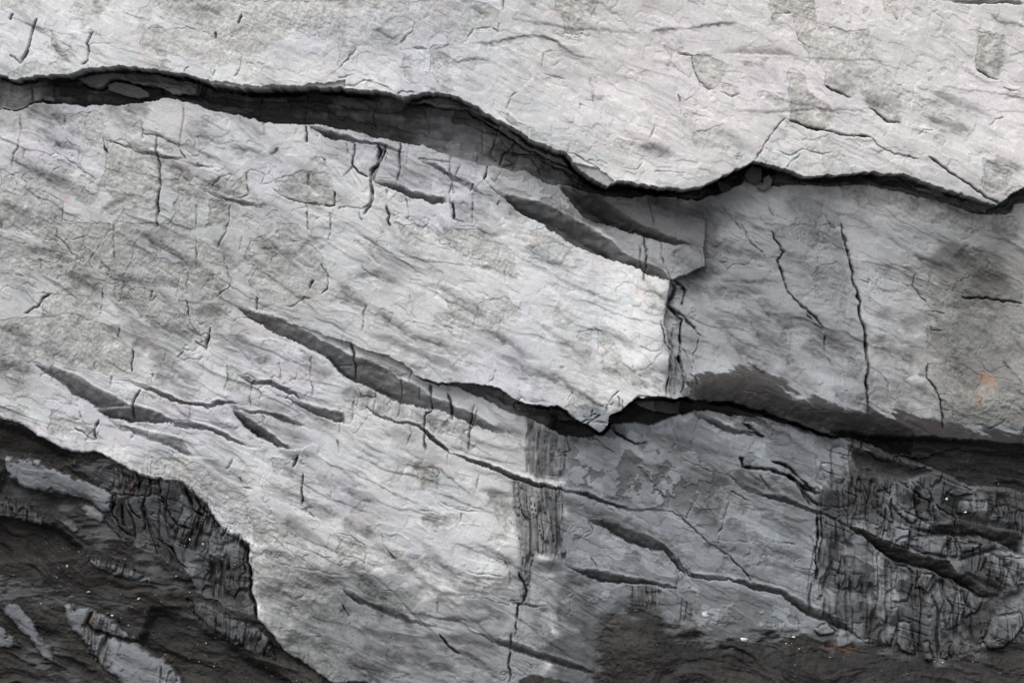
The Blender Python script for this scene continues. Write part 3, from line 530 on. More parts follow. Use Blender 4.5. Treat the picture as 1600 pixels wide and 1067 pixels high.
 (5, '690,-40 720,20 765,10', 1, 4), (5, '765,0 790,90 805,150 815,230 825,290 850,390 860,480 880,570 885,660 872,760 870,870', 2.0, 14), (5, '775,60 800,130', 1.4, 8), (5, '430,30 460,80 490,140 460,170 485,220 510,300 560,370 640,440 680,490', 1.5, 9), (5, '290,0 350,90 400,130 415,165', 1, 6), (5, '560,350 620,460 680,495', 1, 6), (5, '685,510 685,615', 1.2, 7), (5, '1100,230 1090,290 1160,370', 1, 6), (5, '1150,410 1250,405', 1.2, 7), (5, '1160,440 1190,495 1240,490', 1, 6), (5, '1155,650 1150,710 1190,760 1215,830 1220,960', 1.4, 9), (5, '1330,335 1440,340 1520,350 1600,365', 1.5, 10), (5, '1510,635 1600,745', 1, 5), (5, '880,250 895,275 850,260', .9, 4), (5, '885,665 940,690 970,740 965,800', .9, 5), (5, '985,250 1080,290', .9, 4), (5, '0,300 30,300 20,380', 1.4, 8), (5, '20,450 10,560 5,640', 1.4, 8), (5, '100,530 70,600 85,700', 1.3, 8), (5, '0,410 60,460 110,520', 1.8, 9), (5, '10,560 60,640 90,760', 1.2, 7), (5, '1080,700 1060,690', 1, 4), (5, '800,620 840,640', .9, 4), (5, '1440,210 1460,170', .9, 4), (5, '320,640 400,700', .9, 5), (5, '300,920 400,985 330,960', 1.6, 9), (5, '1600,940 1590,1000', 1, 5), (5, '1430,950 1520,900', .9, 4),
 (6, '1400,100 1400,260', 1.5, 10), (6, '1380,10 1355,70', 1.8, 9), (6, '1075,30 1050,80', 1.1, 6), (6, '1410,265 1455,300', 1, 5), (6, '1110,110 1130,160 1170,170', 1, 5), (6, '1150,430 1160,560 1170,700 1190,770', 2.2, 14), (6, '1140,430 1130,560', 1.5, 9), (6, '1240,250 1270,285', .9, 4),
 ('d', '680,190 700,300 740,380 800,420', 2.4, 14), ('d', '740,200 780,330 830,400', 1.8, 11), ('d', '480,260 560,420 620,480 700,520', 1.8, 10), ('d', '370,270 350,370 360,500 345,530', 1.8, 11), ('d', '240,290 270,380 330,440', 1.5, 9), ('d', '160,280 105,370 200,540 260,590', 1.5, 9), ('d', '190,330 190,400 200,500', 1.5, 9), ('d', '450,600 560,660 600,760 670,840', 1.5, 9), ('d', '380,480 420,560 450,640', 1.2, 8), ('d', '600,560 580,500 620,440 640,340', 1.3, 8), ('d', '700,400 740,370 790,440', 1.2, 7), ('d', '480,300 530,400', 1.5, 9), ('d', '410,140 400,260', 1.4, 8), ('d', '455,145 480,250', 2.0, 10), ('d', '300,100 320,180 310,260', 1.5, 8), ('d', '200,110 240,240', 1.2, 7), ('d', '870,420 940,520', 1.8, 10), ('d', '280,450 275,600', 1.2, 7), ('d', '60,460 160,560 250,680', 1.2, 8), ('d', '160,260 390,262', 1.3, 8),
 (7, '505,0 500,70', .8, 3), (7, '85,90 95,130', 1, 4), (7, '570,280 572,320', 1, 5), (7, '635,120 635,165', 1.2, 6), (7, '470,230 560,265 640,268', 1, 4), (7, '190,370 210,440 270,510', 1.3, 7), (7, '460,680 455,740', 1, 5), (7, '470,840 515,900 560,925', 1.5, 8), (7, '590,545 660,560 760,575', 1, 4), (7, '380,260 470,285', .8, 3), (7, '15,700 50,760', 1.4, 7), (7, '0,370 60,380 120,430 130,470 110,540', 1, 5), (7, '1140,380 1165,365', 1, 5), (7, '1170,480 1200,545', 1, 5), (7, '1230,240 1290,290', 1, 5), (7, '1370,50 1450,140 1510,200', 1, 5), (7, '840,560 860,640 845,700', 1.6, 8), (7, '830,700 820,850', 1.8, 11), (7, '1150,320 1180,370 1140,400', 1, 5), (7, '805,840 790,960 780,1060', 1.5, 8), (7, '760,500 800,560 790,620', 1, 5), (7, '640,100 640,150', 1, 4),
 (8, '0,290 40,320 90,380 150,425 230,480 290,530 345,600', 1.3, 10), (8, '200,380 190,420 160,410', 1, 5), (8, '230,220 190,370', 1, 5), (8, '240,170 320,220', 1, 6), (8, '385,110 430,180', 1.1, 7), (8, '295,20 298,72', 2.2, 10), (8, '298,72 370,80 420,82 490,105 550,140 600,170 655,190', 2.6, 15), (8, '440,40 500,60 560,120 640,180', 2.4, 13), (8, '520,110 560,160 620,240', 1.8, 11), (8, '560,140 600,200 655,250', 1.8, 11), (8, '640,285 645,380 640,480 645,590', 2.2, 12), (8, '655,300 665,400 650,560', 1.4, 9), (8, '120,210 180,350', .9, 4), (8, '10,30 180,100', .9, 4), (8, '180,400 320,410', .8, 3), (8, '430,410 540,430', .9, 4), (8, '40,300 70,240', .9, 4), (8, '660,60 680,110 750,240', 1, 4), (8, '530,0 540,60', .9, 4), (8, '30,520 80,580', 1, 4),
]
CRACKS += [(0, '1200,420 1190,540', 1, 5), (0, '1420,425 1400,560', 1, 5), (1, '180,430 150,540 190,610', 1, 5), (1, '430,470 410,640', 1, 5), (1, '660,540 655,700', 1.1, 6), (1, '740,560 700,700 745,750', 1.1, 6), (1, '890,680 890,710', 1.3, 8), (1, '820,650 760,710 740,760', 1.5, 9), (1, '590,498 605,520 700,570 800,640 900,700 1060,770', 1.6, 10), (1, '1440,900 1450,1000 1470,1060', 1.1, 6), (1, '270,440 400,470 480,495 590,498', 1.3, 8), (0, '130,370 150,480', 1.2, 7), (0, '905,365 905,440', 1.4, 8), (0, '940,375 920,440', 1.2, 7), (0, '360,380 430,410 500,368 560,365 640,385 740,400', 1.4, 8), (0, '730,400 740,430', 1.2, 6)]
for k, s_, w_, D_ in CRACKS:
    fine_ = w_ <= 1.35
    crack(T(k, s_), .95 if fine_ else .35 + w_ * .66, D_ * (.55 if fine_ else 1.1), .38 if fine_ else .7)

# splintered zones: closely spaced steep fractures
BUN = [
 (T(4, '868,890 920,940 1040,1000 1050,1067 1035,1190 900,1170 870,1140'), 5.5, 7, 0, 'splinters', .7),
 (T(7, '800,140 870,130 1040,165 1030,300 1040,430 1080,510 1000,480 920,470 900,540 860,520 830,400'), 5.2, 8, 0, 'splinters', .7),
 (T(7, '850,500 900,480 880,600 860,700 845,700'), 4, 7, 0, None, .7),
 (T(7, '1340,620 1480,630 1470,720 1350,700'), 5, 6, 0, 'splinters', .6), (T(8, '0,690 60,700 75,790 0,770'), 5, 6, 0, None, .5),
 (T('d', '820,770 1060,780 1100,620 1190,640 1190,1060 1080,1060 950,1060 800,960'), 5.5, 9, .05, 'splinters', .8),
 (T('d', '560,500 700,520 740,400 860,440 860,560 820,700 700,680 600,620'), 5, 9, .2, 'splinters', .8),
 (T('d', '200,90 480,150 480,260 200,260'), 7, 7, .05, 'splinters', .6),
 (T('d', '100,290 340,280 480,620 640,830 420,700 200,560'), 11, 8, -.35, None, .6),
 (OUT[8][1], 5, 9, .0, 'splinters', .8), (OUT[9][1], 4.5, 8, .0, 'splinters', .8), (OUT[3][1], 6, 7, .2, None, .6),
 (T('c', '655,520 900,620 920,680 730,650 650,600'), 4.5, 8, .2, 'splinters', .8), (T('c', '620,640 760,660 920,740 850,950 700,860 640,760'), 6.5, 9, .18, 'splinters', .7), (T('c', '1210,930 1300,960 1400,1060 1180,1060'), 5.5, 8, .15, None, .7),
 (T(8, '760,30 900,90 980,300 990,420 900,380 780,320 755,200'), 9, 9, .05, 'splinters', .6), (T(8, '660,290 900,390 980,520 960,700 860,860 760,830 560,700 560,620 640,600'), 10, 8, .0, 'splinters', .6),
 (T(8, '980,520 1140,560 1300,600 1300,760 1280,960 1100,940 890,870 960,720'), 11, 10, .0, 'splinters', .6), (T(8, '1310,600 1440,660 1400,900 1300,960'), 8, 9, -.1, None, .6), (T(8, '1280,400 1420,430 1430,480 1600,480 1590,620 1480,640 1300,490'), 9, 8, .1, 'splinters', .6), (T(8, '1000,120 1180,230 1180,340 1000,330 990,420 1080,430 1080,460 960,400'), 10, 7, -.1, None, .5), (T(8, '1380,230 1600,170 1600,370 1440,330 1300,300'), 9, 8, 0, 'splinters', .6), (T(8, '1080,390 1250,390 1250,490 1080,440'), 13, 7, 0, None, .5),
 (T(4, '80,760 280,830 600,940 640,1060 500,960 300,900 80,850'), 24, 4, 0, None, .35), (T('e', '1300,0 1500,0 1480,240 1290,250'), 7, 6, .05, None, .6),
 (T(1, '1000,960 1340,1060 1040,1060'), 11, 3, .0, None, .3),
 (T('d', '660,180 760,215 860,400 960,520 1140,600 1150,650 940,610 820,450 690,340'), 5, 9, .1, None, 1.0),
 (T(1, '170,680 210,690 190,760 160,830 145,810 170,740'), 3.4, 8, .35, None, .7),
]
for n_, (P_, sp_, D_, an_, pt_, st_) in enumerate(BUN):
    bundle(P_, sp_, D_ * 1.15, an_, 7, .9, 1.0, 1.1, n_ * 3, pt_, min(1, st_ * 1.25))

# broken blocks of the lower right outcrop
FAC = [  # tile, outline, forward, tone, tilt x, tilt y
 ('a', '600,430 640,440 780,530 770,560 800,740 760,780 620,650 580,560', -6, 1.25, .1, -.05), ('a', '780,540 880,610 880,750 810,740', -4, 1.0, .25, 0), ('a', '910,620 1080,720 1060,790 920,790', -7, 1.35, -.1, .1), ('a', '780,450 900,520 900,610 760,520', -4, 1.0, 0, .2),
 ('a', '1000,440 1180,500 1210,540 1080,570 1000,520', -6, 1.15, 0, .1), ('a', '1120,600 1200,600 1200,690 1100,690', -5, 1.2, .1, 0), ('a', '750,870 1000,870 1010,1010 920,1000 790,970 750,930', -6, 1.4, -.1, 0), ('a', '1020,870 1090,880 1080,1020 1030,1010', -5, .85, .3, 0), ('a', '610,810 730,820 730,950 620,920', -4, 1.15, .1, 0), ('a', '1100,870 1280,930 1130,980', -5, 1.15, 0, .1), ('a', '1370,640 1460,640 1450,720 1370,720', -4, 1.2, 0, 0),
 ('a', '370,150 460,170 620,240 630,300 500,270 380,215', -5, 1.35, 0, .1), ('a', '640,240 780,290 860,350 780,350 650,300', -5, 1.0, 0, .1), ('a', '310,125 365,150 355,215 300,195', -5, 1.1, 0, .1), ('a', '500,480 600,560 600,760 500,700', -3, .9, -.2, 0), ('a', '240,520 340,560 280,700 240,640', -3, 1.1, .2, 0),
 ('b', '1470,90 1600,100 1600,310 1540,310 1480,210', -9, 1.5, -.15, 0), ('b', '1370,90 1420,100 1420,290 1380,250', -5, 1.2, .2, 0), ('b', '830,230 930,240 880,330 760,330', -4, 1.45, 0, .1), ('b', '640,600 740,590 770,820 660,790', -8, 1.55, .1, 0), ('b', '580,500 645,480 640,620 590,770 540,700', -5, 1.3, -.1, 0), ('b', '820,760 870,730 900,870 830,870', -6, 1.5, 0, 0), ('b', '980,770 1040,740 1010,870 975,860', -4, 1.2, .1, 0), ('b', '1000,250 1120,330 1110,600 1000,660 980,480', -4, 1.0, -.3, 0), ('b', '1370,560 1560,520 1600,620 1450,760 1330,800 1280,720', -7, 1.1, .05, .05), ('b', '590,150 700,170 760,230 700,440 600,420', -4, 1.15, .15, 0), ('b', '160,130 215,150 190,220 150,190', -3, 1.5, 0, 0), ('b', '290,220 370,240 320,340 270,320', -3, 1.15, 0, 0), ('b', '180,220 250,220 210,320 170,300', -3, 1.3, 0, 0), ('b', '0,640 90,600 170,660 60,700', -5, 1.5, 0, .1),
 ('b', '1130,330 1300,400 1240,520 1130,560', -3, .95, .1, 0),
]
for k, s_, dh, tn, tx, ty in FAC:
    facet(T(k, s_), dh * 1.3, 1 + (tn - 1) * 1.9, tx * 1.2, ty * 1.2, 'block')
    Pc = T(k, s_); crack(np.vstack([Pc, Pc[:1]]), 1.6, 4, .5)
for s_, tn in (('850,590 950,660 960,760 830,700', 1.5), ('950,670 1090,670 1090,790 1040,820 950,770', 1.0), ('370,330 480,400 680,680 840,770 830,900 700,900 600,780 420,470', 1.15), ('680,170 740,380 640,500 620,480 550,400 480,260 500,150', .95)):
    facet(T('d', s_), -4, tn, .05, 0, 'slate_panel')

# slate outcrops rising from the soil
OUTE = []
for (lb, P_, alb, hh), t_ in zip(OUT, out_ids):
    w = pwin(P_, 16); mi = inside(P_, U[w], V[w]); d_, _ = dist(P_, U[w], V[w], True)
    H[w] -= np.where(mi, hh * (1 - np.exp(-d_ / 3)) + 2, 0)
    OUTE.append((w, mi, d_))

# ------------------------------------------------------------------ soil
soilmask = np.isin(owner(lab), [soilL, soilR, soilB])
soil[:] = soilmask & (owner(lab) != soilB)
for P_, sf_ in ((SE, 44), (SE2, 5), (SE3, 4)):
    w, m_ = pmask(P_, sf_); soil[w] = np.maximum(soil[w], sst(.15, .72, m_ + .5 * (m_ > 0) * (m_ < .98) * fbm(U[w] / 30, V[w] / 10, 58, 3)))
# lower-left zone lies back behind the edge of the bright slab
wz, mz = pmask(LLZ, 3)
dz, _ = dist(THB, U[wz], V[wz])
H[wz] += mz * (8 + 22 * sst(0, 90, dz))
for w, mi, d_ in OUTE + [(lambda w_: (w_, inside(O1, U[w_], V[w_]), np.minimum(dist(O1, U[w_], V[w_], True)[0], 99) + 60 * (V[w_] < np.interp(U[w_], [150, 290, 300, 420], [700, 745, 880, 905]))))(pwin(O1, 16))]:
    n_ = fbm(U0[w] / 13 + V0[w] / 30, V0[w] / 9, 69, 4, .6)
    soil[w] = np.maximum(soil[w], mi * sst(2.5, -1.5, d_ - 2 - 11 * n_) * .93)
    soil[w] = np.maximum(soil[w], mi * sst(.5, .75, n_ + .1) * .5)
for s_, d_2 in (('0,300 120,320 240,350 360,440 330,470 120,490 -60,490 -60,300', 26), ('700,730 900,800 1100,930 1320,1067 700,1067 640,900', 18), ('-60,-130 60,-120 220,-40 330,30 240,60 100,20 -60,10', 22), ('20,100 120,170 280,200 240,290 120,240 -60,210', 14)):
    w, m_ = pmask(T(6, s_), 9); H[w] += m_ * d_2 * (owner(lab[w]) == soilL)
for s_, a_ in (('240,190 480,285 560,430 700,500 860,640 760,650 560,520 380,370 260,290', .42), ('0,590 220,640 700,700 640,770 300,695 0,680', .25), ('560,20 700,60 860,140 900,240 700,150 420,110 300,60', .5), ('700,740 900,770 1060,860 1200,960 1000,900 800,830', .35), ('80,640 240,650 420,690 300,700 120,690', .35), ('-40,560 60,570 160,640 60,690 -40,680', .5), ('130,860 260,900 300,1000 380,1067 200,1067 100,960', .4), ('340,330 470,330 560,420 620,520 520,470 400,420', .45), ('0,40 60,160 220,210 340,240 200,240 60,220', .4)):
    w, m_ = pmask(T(6, s_), 14); n_ = sst(-.2, .35, fbm(U0[w] / 26 + V0[w] / 60, V0[w] / 9, 74, 3)); soil[w] = soil[w] * (1 - np.clip(m_ * n_ * a_ * 2.1, 0, .9) * (soil[w] > .5))
for Pq, wd_, a_ in ((THB[2:], 24, .72), (SE[6:], 7, .6)):
    w = pwin(Pq, 60); d_, _ = dist(Pq, U0[w], V0[w])
    n_ = fbm(U0[w] / 9, V0[w] / 22, 72, 4, .6)
    H[w] += 3.5 * a_ * n_ * sst(1, 0, d_ / (1.5 * wd_ + 2))
w, m_ = pmask(SA, 4); H[w] += m_ * (22 * sst(640, 690, V[w]) + 6)
w, m_ = pmask(SB, 6); soil[w] = np.maximum(soil[w], m_ * .9); H[w] += 8 * m_
w, m_ = pmask(T('a', '1000,590 1100,640 1200,690 1300,740 1420,730 1600,830 1600,930 1330,930 1150,860 1080,780 1000,690'), 10); soil[w] = np.maximum(soil[w], m_ * .55); H[w] += 6 * m_
w, m_ = pmask(T('a', '1250,480 1600,520 1600,640 1480,600 1380,660 1330,560 1150,570'), 8); soil[w] = np.maximum(soil[w], m_ * .5)
w, m_ = pmask(T('b', '1130,180 1450,350 1400,420 1280,400 1130,300'), 8); soil[w] = np.maximum(soil[w], m_ * .7); H[w] += 6 * m_
w, m_ = pmask(T('b', '560,440 640,480 740,590 640,600 560,560'), 6); soil[w] = np.maximum(soil[w], m_ * .4)
w, m_ = pmask(T('b', '1150,560 1340,420 1600,330 1600,390 1380,520 1270,690 1260,790 1180,760'), 8); soil[w] = np.maximum(soil[w], m_ * .6); H[w] += 7 * m_
for top, bot in ((LED_T[5:], LED_B[5:]),):
    w = win(top[0, 0], top[-1, 0], top[:, 1].min(), bot[:, 1].max()); ins = (V[w] > Y(top, U[w])) & (V[w] < Y(bot, U[w])) & (U[w] > top[0, 0]) & (U[w] < top[-1, 0])
    soil[w] = np.maximum(soil[w], ins * .85)
# mound of soil bulges forward
w, m_ = pmask(SE, 34)
d_, _ = dist(SE, U[w], V[w], True)
H[w] -= m_ * (26 * (1 - np.exp(-d_ / 55)))
for P_ in (SE2,):
    w, m_ = pmask(P_, 5); d_, _ = dist(P_, U[w], V[w], True); H[w] -= m_ * (20 * (1 - np.exp(-d_ / 20)))
# soil relief: matted strands running down the dip, lumps, terraces
dipA = np.where(U0 < 700, .42, .12)
cx, sx = np.cos(dipA), np.sin(dipA)
sa_, sb_ = U0 * cx + V0 * sx, -U0 * sx + V0 * cx
wv = 34 * vn(U0 / 150, V0 / 110, 60) + 9 * vn(U0 / 45, V0 / 32, 61) + 2 * vn(U0 / 14, V0 / 12, 59)
strand = 1 - np.abs(vn(sa_ / 26, (sb_ + wv) / 3.4, 62)) * 2
strand2 = 1 - np.abs(vn(sa_ / 9, (sb_ + wv * .7) / 2.6, 63)) * 2
terr = vn(sa_ / 90, (sb_ + wv * 2) / 15, 64)
sg = sst(.2, .9, soil)
sgate = sst(-.3, .5, vn(sa_ / 50, sb_ / 18, 67))
strand = strand * sgate; strand2 = strand2 * (.4 + .6 * sst(-.3, .4, vn(sa_ / 22, sb_ / 12, 68)))
H -= sg * (1.0 * strand + .5 * strand2 + 3.6 * terr + 2 * vn(sa_ / 45, (sb_ + wv) / 8, 71) + 1.0 * fbm(U0 / 9, V0 / 5, 73, 3) + .5 * vn(U0 / 3.2, V0 / 3.2, 65) + 6 * fbm(U0 / 70, V0 / 40, 66, 2))

# ------------------------------------------------------------------ rough weathered patches
PAT = [
 (0, '490,620 560,665 680,700 740,740 745,850 728,960 640,1000 560,960 480,880 460,860 480,760'), (0, '1260,820 1400,790 1500,800 1550,880 1552,950 1500,950 1400,938 1310,915'), (0, '1130,800 1148,900 1080,922 1070,860'), (0, '970,920 1060,950 1060,1040 960,1050'), (0, '660,140 860,130 1000,180 1060,280 980,320 860,260 740,260 650,220'), (0, '720,0 1600,0 1600,210 1480,180 1400,160 1280,190 1210,260 1080,215 1000,200 900,120 760,60'),
 (0, '0,820 100,780 180,860 220,900 290,940 290,1067 0,1067'), (0, '230,520 480,520 470,690 360,640 300,590'), (0, '820,880 905,880 910,1060 780,1060 800,980'),
 (1, '0,0 560,0 700,20 740,60 720,140 620,150 570,210 510,215 500,180 420,130 370,120 340,170 290,210 220,215 150,220 90,210 60,250 0,310'), (1, '420,215 510,210 510,330 530,440 480,430 450,370 420,340'), (1, '1000,0 1130,0 1135,130 1115,170 1040,150'), (1, '300,250 345,280 340,380 310,360'), (1, '850,0 915,0 900,35'), (1, '700,500 760,520 900,600 960,660 900,640 800,580'),
 (2, '70,265 140,250 200,280 220,310 190,380 140,420 100,390 75,330'), (2, '195,380 280,400 285,445 210,440'), (2, '420,0 630,0 640,120 600,210 560,190 545,70 480,65 440,105'), (2, '560,180 640,100 760,140 880,150 890,240 940,300 1050,430 1200,480 1260,565 1180,540 1040,520 1020,578 950,560 880,510 840,420 800,460 680,400 690,330 620,270'), (2, '505,345 575,345 600,430 720,510 715,580 640,600 515,560'), (2, '1385,150 1510,170 1520,260 1490,370 1385,320'), (2, '940,0 1010,0 1012,95 960,60'), (2, '1410,730 1530,790 1520,870 1440,900 1400,880'), (2, '560,640 680,640 760,700 780,780 700,800 600,700'), (2, '760,860 1000,870 1100,910 1250,940 1340,990 1560,1000 1600,1067 1300,1067 1100,1000 1000,940 860,950 770,910'), (2, '60,620 200,580 210,700 80,690'),
 (3, '500,0 860,0 900,60 1050,150 1070,270 1000,330 900,220 780,130 640,60'), (3, '1160,80 1290,60 1380,80 1470,110 1520,240 1510,300 1440,340 1340,390 1200,340 1150,270 1200,200 1130,160'), (3, '830,230 900,215 1000,300 1065,370 1060,430 960,480 870,440 820,330'), (3, '100,0 500,0 640,100 860,210 820,300 640,270 400,200 200,100'), (3, '0,60 200,120 520,240 700,320 640,400 540,340 400,310 200,230 0,180'), (3, '640,360 720,330 870,430 950,570 880,540 720,480 650,420'), (3, '0,440 130,440 330,420 520,480 610,590 612,700 400,680 180,620 0,700'), (3, '200,320 400,330 470,420 440,520 200,430'), (3, '1055,650 1150,720 1110,780 1050,760'), (3, '30,710 120,720 110,790 60,780'), (3, '240,860 360,900 330,990 230,980'), (3, '0,850 130,840 130,910 40,910'), (3, '1280,0 1380,0 1390,70 1300,110'),
 (4, '260,0 390,0 385,120 330,90'), (4, '480,20 640,20 800,120 820,250 760,220 640,200 520,110'), (4, '880,40 980,0 1080,130 1060,210 1000,190 930,120'), (4, '640,370 780,340 850,400 760,560 700,510 620,470'), (4, '1200,490 1260,540 1320,640 1420,760 1340,740 1220,680'), (4, '470,300 560,350 620,450 530,440'), (4, '90,610 200,650 320,700 290,720 120,670'), (4, '400,870 510,870 510,980 420,960'), (4, '1080,770 1190,830 1240,850 1180,900 1110,860 1060,840'), (4, '0,840 60,850 60,930 0,900'),
 (5, '1300,150 1340,80 1440,130 1480,210 1600,270 1600,740 1500,640 1380,620 1280,640 1160,580 1160,480 1240,490 1160,370 1090,290 1110,240 1250,310 1360,240'), (5, '1160,650 1290,640 1600,750 1600,960 1440,940 1220,930 1215,830 1150,720'), (5, '640,200 760,180 800,260 780,440 640,330'), (5, '400,0 740,0 790,140 640,120'),
 (6, '1170,460 1300,470 1420,560 1600,620 1600,860 1400,800 1180,700'), (6, '700,30 900,30 1000,120 1160,200 1160,400 1060,330 960,220 860,130 700,100'), (6, '1160,300 1340,330 1420,440 1180,420'), (6, '1200,780 1600,900 1600,1060 1500,1040 1330,920 1250,820'), (6, '1250,30 1340,20 1360,120 1260,100'),
 (7, '0,380 60,385 125,440 110,540 0,550'), (7, '340,60 470,70 450,170 400,190'), (7, '90,590 240,640 240,720 200,760 130,700'), (7, '215,880 300,900 300,975 220,960'), (7, '690,190 790,200 820,400 740,330'), (7, '390,290 470,310 450,360 390,330'), (7, '1330,480 1380,445 1395,505 1340,515'), (7, '870,970 940,970 920,1005 875,1000'), (7, '290,660 325,670 320,730'),
]
for k, s_ in PAT:
    patch(T(k, s_), .8)
# procedural rough islands with crisp borders (pale crust flaked off), away from the soil
rn = fbm(U / 46 + .3 * V / 46, V / 38, 70, 3, .6)
rzone = np.clip(sst(700, 300, V) * sst(620, 100, U) * .32 + .10 + .14 * (V > 820) * (U < 820), 0, 1)
isl = (rn > .62 - rzone * 1.05) & (dark < .5)
roug[:] = np.maximum(roug, isl * .75); H += isl * .6
# collage of joint-bounded chips: small steps in level and tone
def chips(sx_, sy_, seed, jit):
    p = V0 * 1.0 - U0 * .36 + jit * vn(U0 / 60, V0 / 60, seed) * 2 + jit * .5 * vn(U0 / 13, V0 / 13, seed + 1)
    r = np.floor(p / sy_)
    q = U0 + rh(r, r * 0, seed) * 300 + V0 * .05 + jit * 1.4 * vn(U0 / 30, V0 / 40, seed + 2) + jit * .6 * vn(U0 / 9, V0 / 12, seed + 3)
    c = np.floor(q / sx_)
    return rh(c, r, seed + 4)
c1 = chips(84, 46, 80, 15); c2 = chips(36, 23, 85, 11); c3 = chips(21, 13, 90, 8)
calm = (1 - sg) * (1 - .8 * dark)
H += calm * ((c1 - .5) * 1.4 + (c2 > .76) * .8 + (c3 > .85) * .7 - (c3 < .08) * .7)

# ------------------------------------------------------------------ stone relief
ca_, sa2 = math.cos(.46), math.sin(.46)
P_ = U0 * ca_ + V0 * sa2; Q_ = -U0 * sa2 + V0 * ca_
wq = 24 * vn(P_ / 330, Q_ / 210, 95) + 9 * vn(P_ / 90, Q_ / 60, 96) + 3.5 * vn(P_ / 24, Q_ / 20, 94)
lam = vn(P_ / 95, (Q_ + wq) / 13, 97) + .6 * vn(P_ / 45, (Q_ + wq) / 6, 98)
ridge = 1 - np.abs(lam)
gate = sst(-.15, .55, fbm(U0 / 110, V0 / 80, 99, 2))
flow = np.zeros((NV, NU), F)
calmU = np.where(V < Y(L1, U), .35 + .2 * sst(500, 0, U), 1).astype(F) * (1 - .45 * ((U > 880) & (V > 650)))
for ls_, lt_, amp_, sd_n, gsc in ((300, 30, 4.2, 150, 150), (170, 16, 2.6, 160, 90), (80, 8, 1.2, 170, 60)):
    nf = vn(P_ / ls_, (Q_ + wq * 1.3) / lt_, sd_n) + .35 * vn(P_ / (ls_ * .4), (Q_ + wq * 1.3) / (lt_ * .45), sd_n + 1)
    gt = sst(-.05, .5, fbm(U0 / gsc, V0 / (gsc * .7), sd_n + 2, 2))
    H += calmU * (1 - sg) * amp_ * .55 * gt * sst(-.16, .16, nf)
    flow = np.maximum(flow, gt * np.exp(-(np.where(nf < 0, nf / .10, nf / .34)) ** 2) * (.45 + .4 * vn(P_ / 40, Q_ / 7, sd_n + 3)))
flow = np.clip(flow, 0, 1)
wisp = np.clip(ridge - .80, 0, 1) * 5 * gate                      # 0..1 thin wandering lamination edges
H += (1 - sg) * (.30 * lam * (.3 + gate) + .6 * wisp)
hair = np.clip(1 - np.abs(vn(U0 / 26 + 1.2 * vn(U0 / 15, V0 / 15, 101), V0 / 70, 100)) * 34, 0, 1) * sst(.25, .6, fbm(U0 / 45, V0 / 60, 102, 2))
hair2 = np.clip(1 - np.abs(fbm(U0 / 40, V0 / 40, 104, 3)) * 40, 0, 1) * sst(.3, .7, vn(U0 / 55, V0 / 55, 105))
hcal = np.where(V < Y(L1, U), .45, 1).astype(F)
hair = hair * hcal; hair2 = hair2 * hcal
H += (1 - sg) * (3.4 * hair + 2.8 * hair2)
H += (1 - sg) * (.20 * fbm(U0 / 16, V0 / 16, 110, 3) + .35 * fbm(P_ / 60, (Q_ + wq) / 16, 109, 3) + .16 * vn(U0 / 3.1, V0 / 3.1, 111))
# rough stone: fibrous, pitted
def fibre(a, s_):
    wf = 4 * vn(U0 / 22, V0 / 22, s_)
    return 1 - 2 * np.abs(vn((U0 * math.cos(a) + V0 * math.sin(a)) / 8, (-U0 * math.sin(a) + V0 * math.cos(a) + wf) / 3.0, s_ + 1))
fsel = sst(-.15, .15, vn(U0 / 28, V0 / 28, 112))
fib = (fibre(2.2, 113) * fsel + fibre(.5, 116) * (1 - fsel)) * .75 + vn(U0 / 3.4, V0 / 3.4, 114) * .55 + fbm(U0 / 9, V0 / 9, 115, 2) * 1.3
H += (1 - sg) * roug * fib * .62

gz = np.zeros((NV, NU), F)
for P2, a_ in ((T(9, '1285,700 1700,690 1700,1100 1300,1000 1262,900'), 1.0), (O1, .9), (OUT[8][1], .8)):
    w, m_ = pmask(P2, 14); gz[w] = np.maximum(gz[w], m_ * a_)
gz *= (1 - sg)
gx = U0 + 6 * vn(U0 / 40, V0 / 60, 201) + 2.5 * vn(U0 / 13, V0 / 20, 202)
v1 = 1 - np.abs(vn(gx / 17, V0 / 75, 203)) * 7; v2 = 1 - np.abs(vn(gx / 8, V0 / 34, 204)) * 6
vg = sst(-.1, .5, vn(U0 / 45, V0 / 45, 205))
vline = np.clip(np.maximum(v1, v2 * vg), 0, 1)
hline = np.clip(1 - np.abs(vn(gx / 50, (V0 - U0 * .3) / 16, 206)) * 9, 0, 1) * sst(.1, .5, vn(U0 / 40, V0 / 30, 207))
H += gz * (7.5 * vline + 5 * hline + 3.0 * vn(gx / 22, V0 / 40, 208) + (c2 - .5) * 3.4 + (c3 - .5) * 1.8)
vsm = sst(0, .7, vn(gx / 26, V0 / 110, 209) + .4 * vn(gx / 9, V0 / 50, 210))
gtone = 1 + gz * (.85 * (c2 > .78) * (.5 + c3) + .5 * vn(U0 / 32, V0 / 40, 211) - .45 * vsm + .30 * (c1 - .5))
gtone = np.clip(gtone, .35, 2.2)
# ------------------------------------------------------------------ colour of the stone (linear albedo)
def col(r, g, b): return np.array([r, g, b], F)
def mix(C, c, m): return C + (c - C) * m[..., None]
C = np.empty((NV, NU, 3), F); C[:] = col(.50, .50, .505)
C = mix(C, col(.46, .45, .49), sst(0, .6, fbm(U0 / 120, V0 / 90, 120, 2)) * .8)
C = mix(C, col(.45, .475, .485), sst(.05, .6, fbm(U0 / 80, V0 / 60, 121, 2)) * .7)
C = mix(C, col(.54, .495, .48), sst(.25, .7, fbm(U0 / 55, V0 / 45, 122, 3)) * .55)
C = mix(C, col(.58, .58, .575), sst(.2, .6, fbm(U0 / 100, V0 / 90, 123, 2)) * .6)
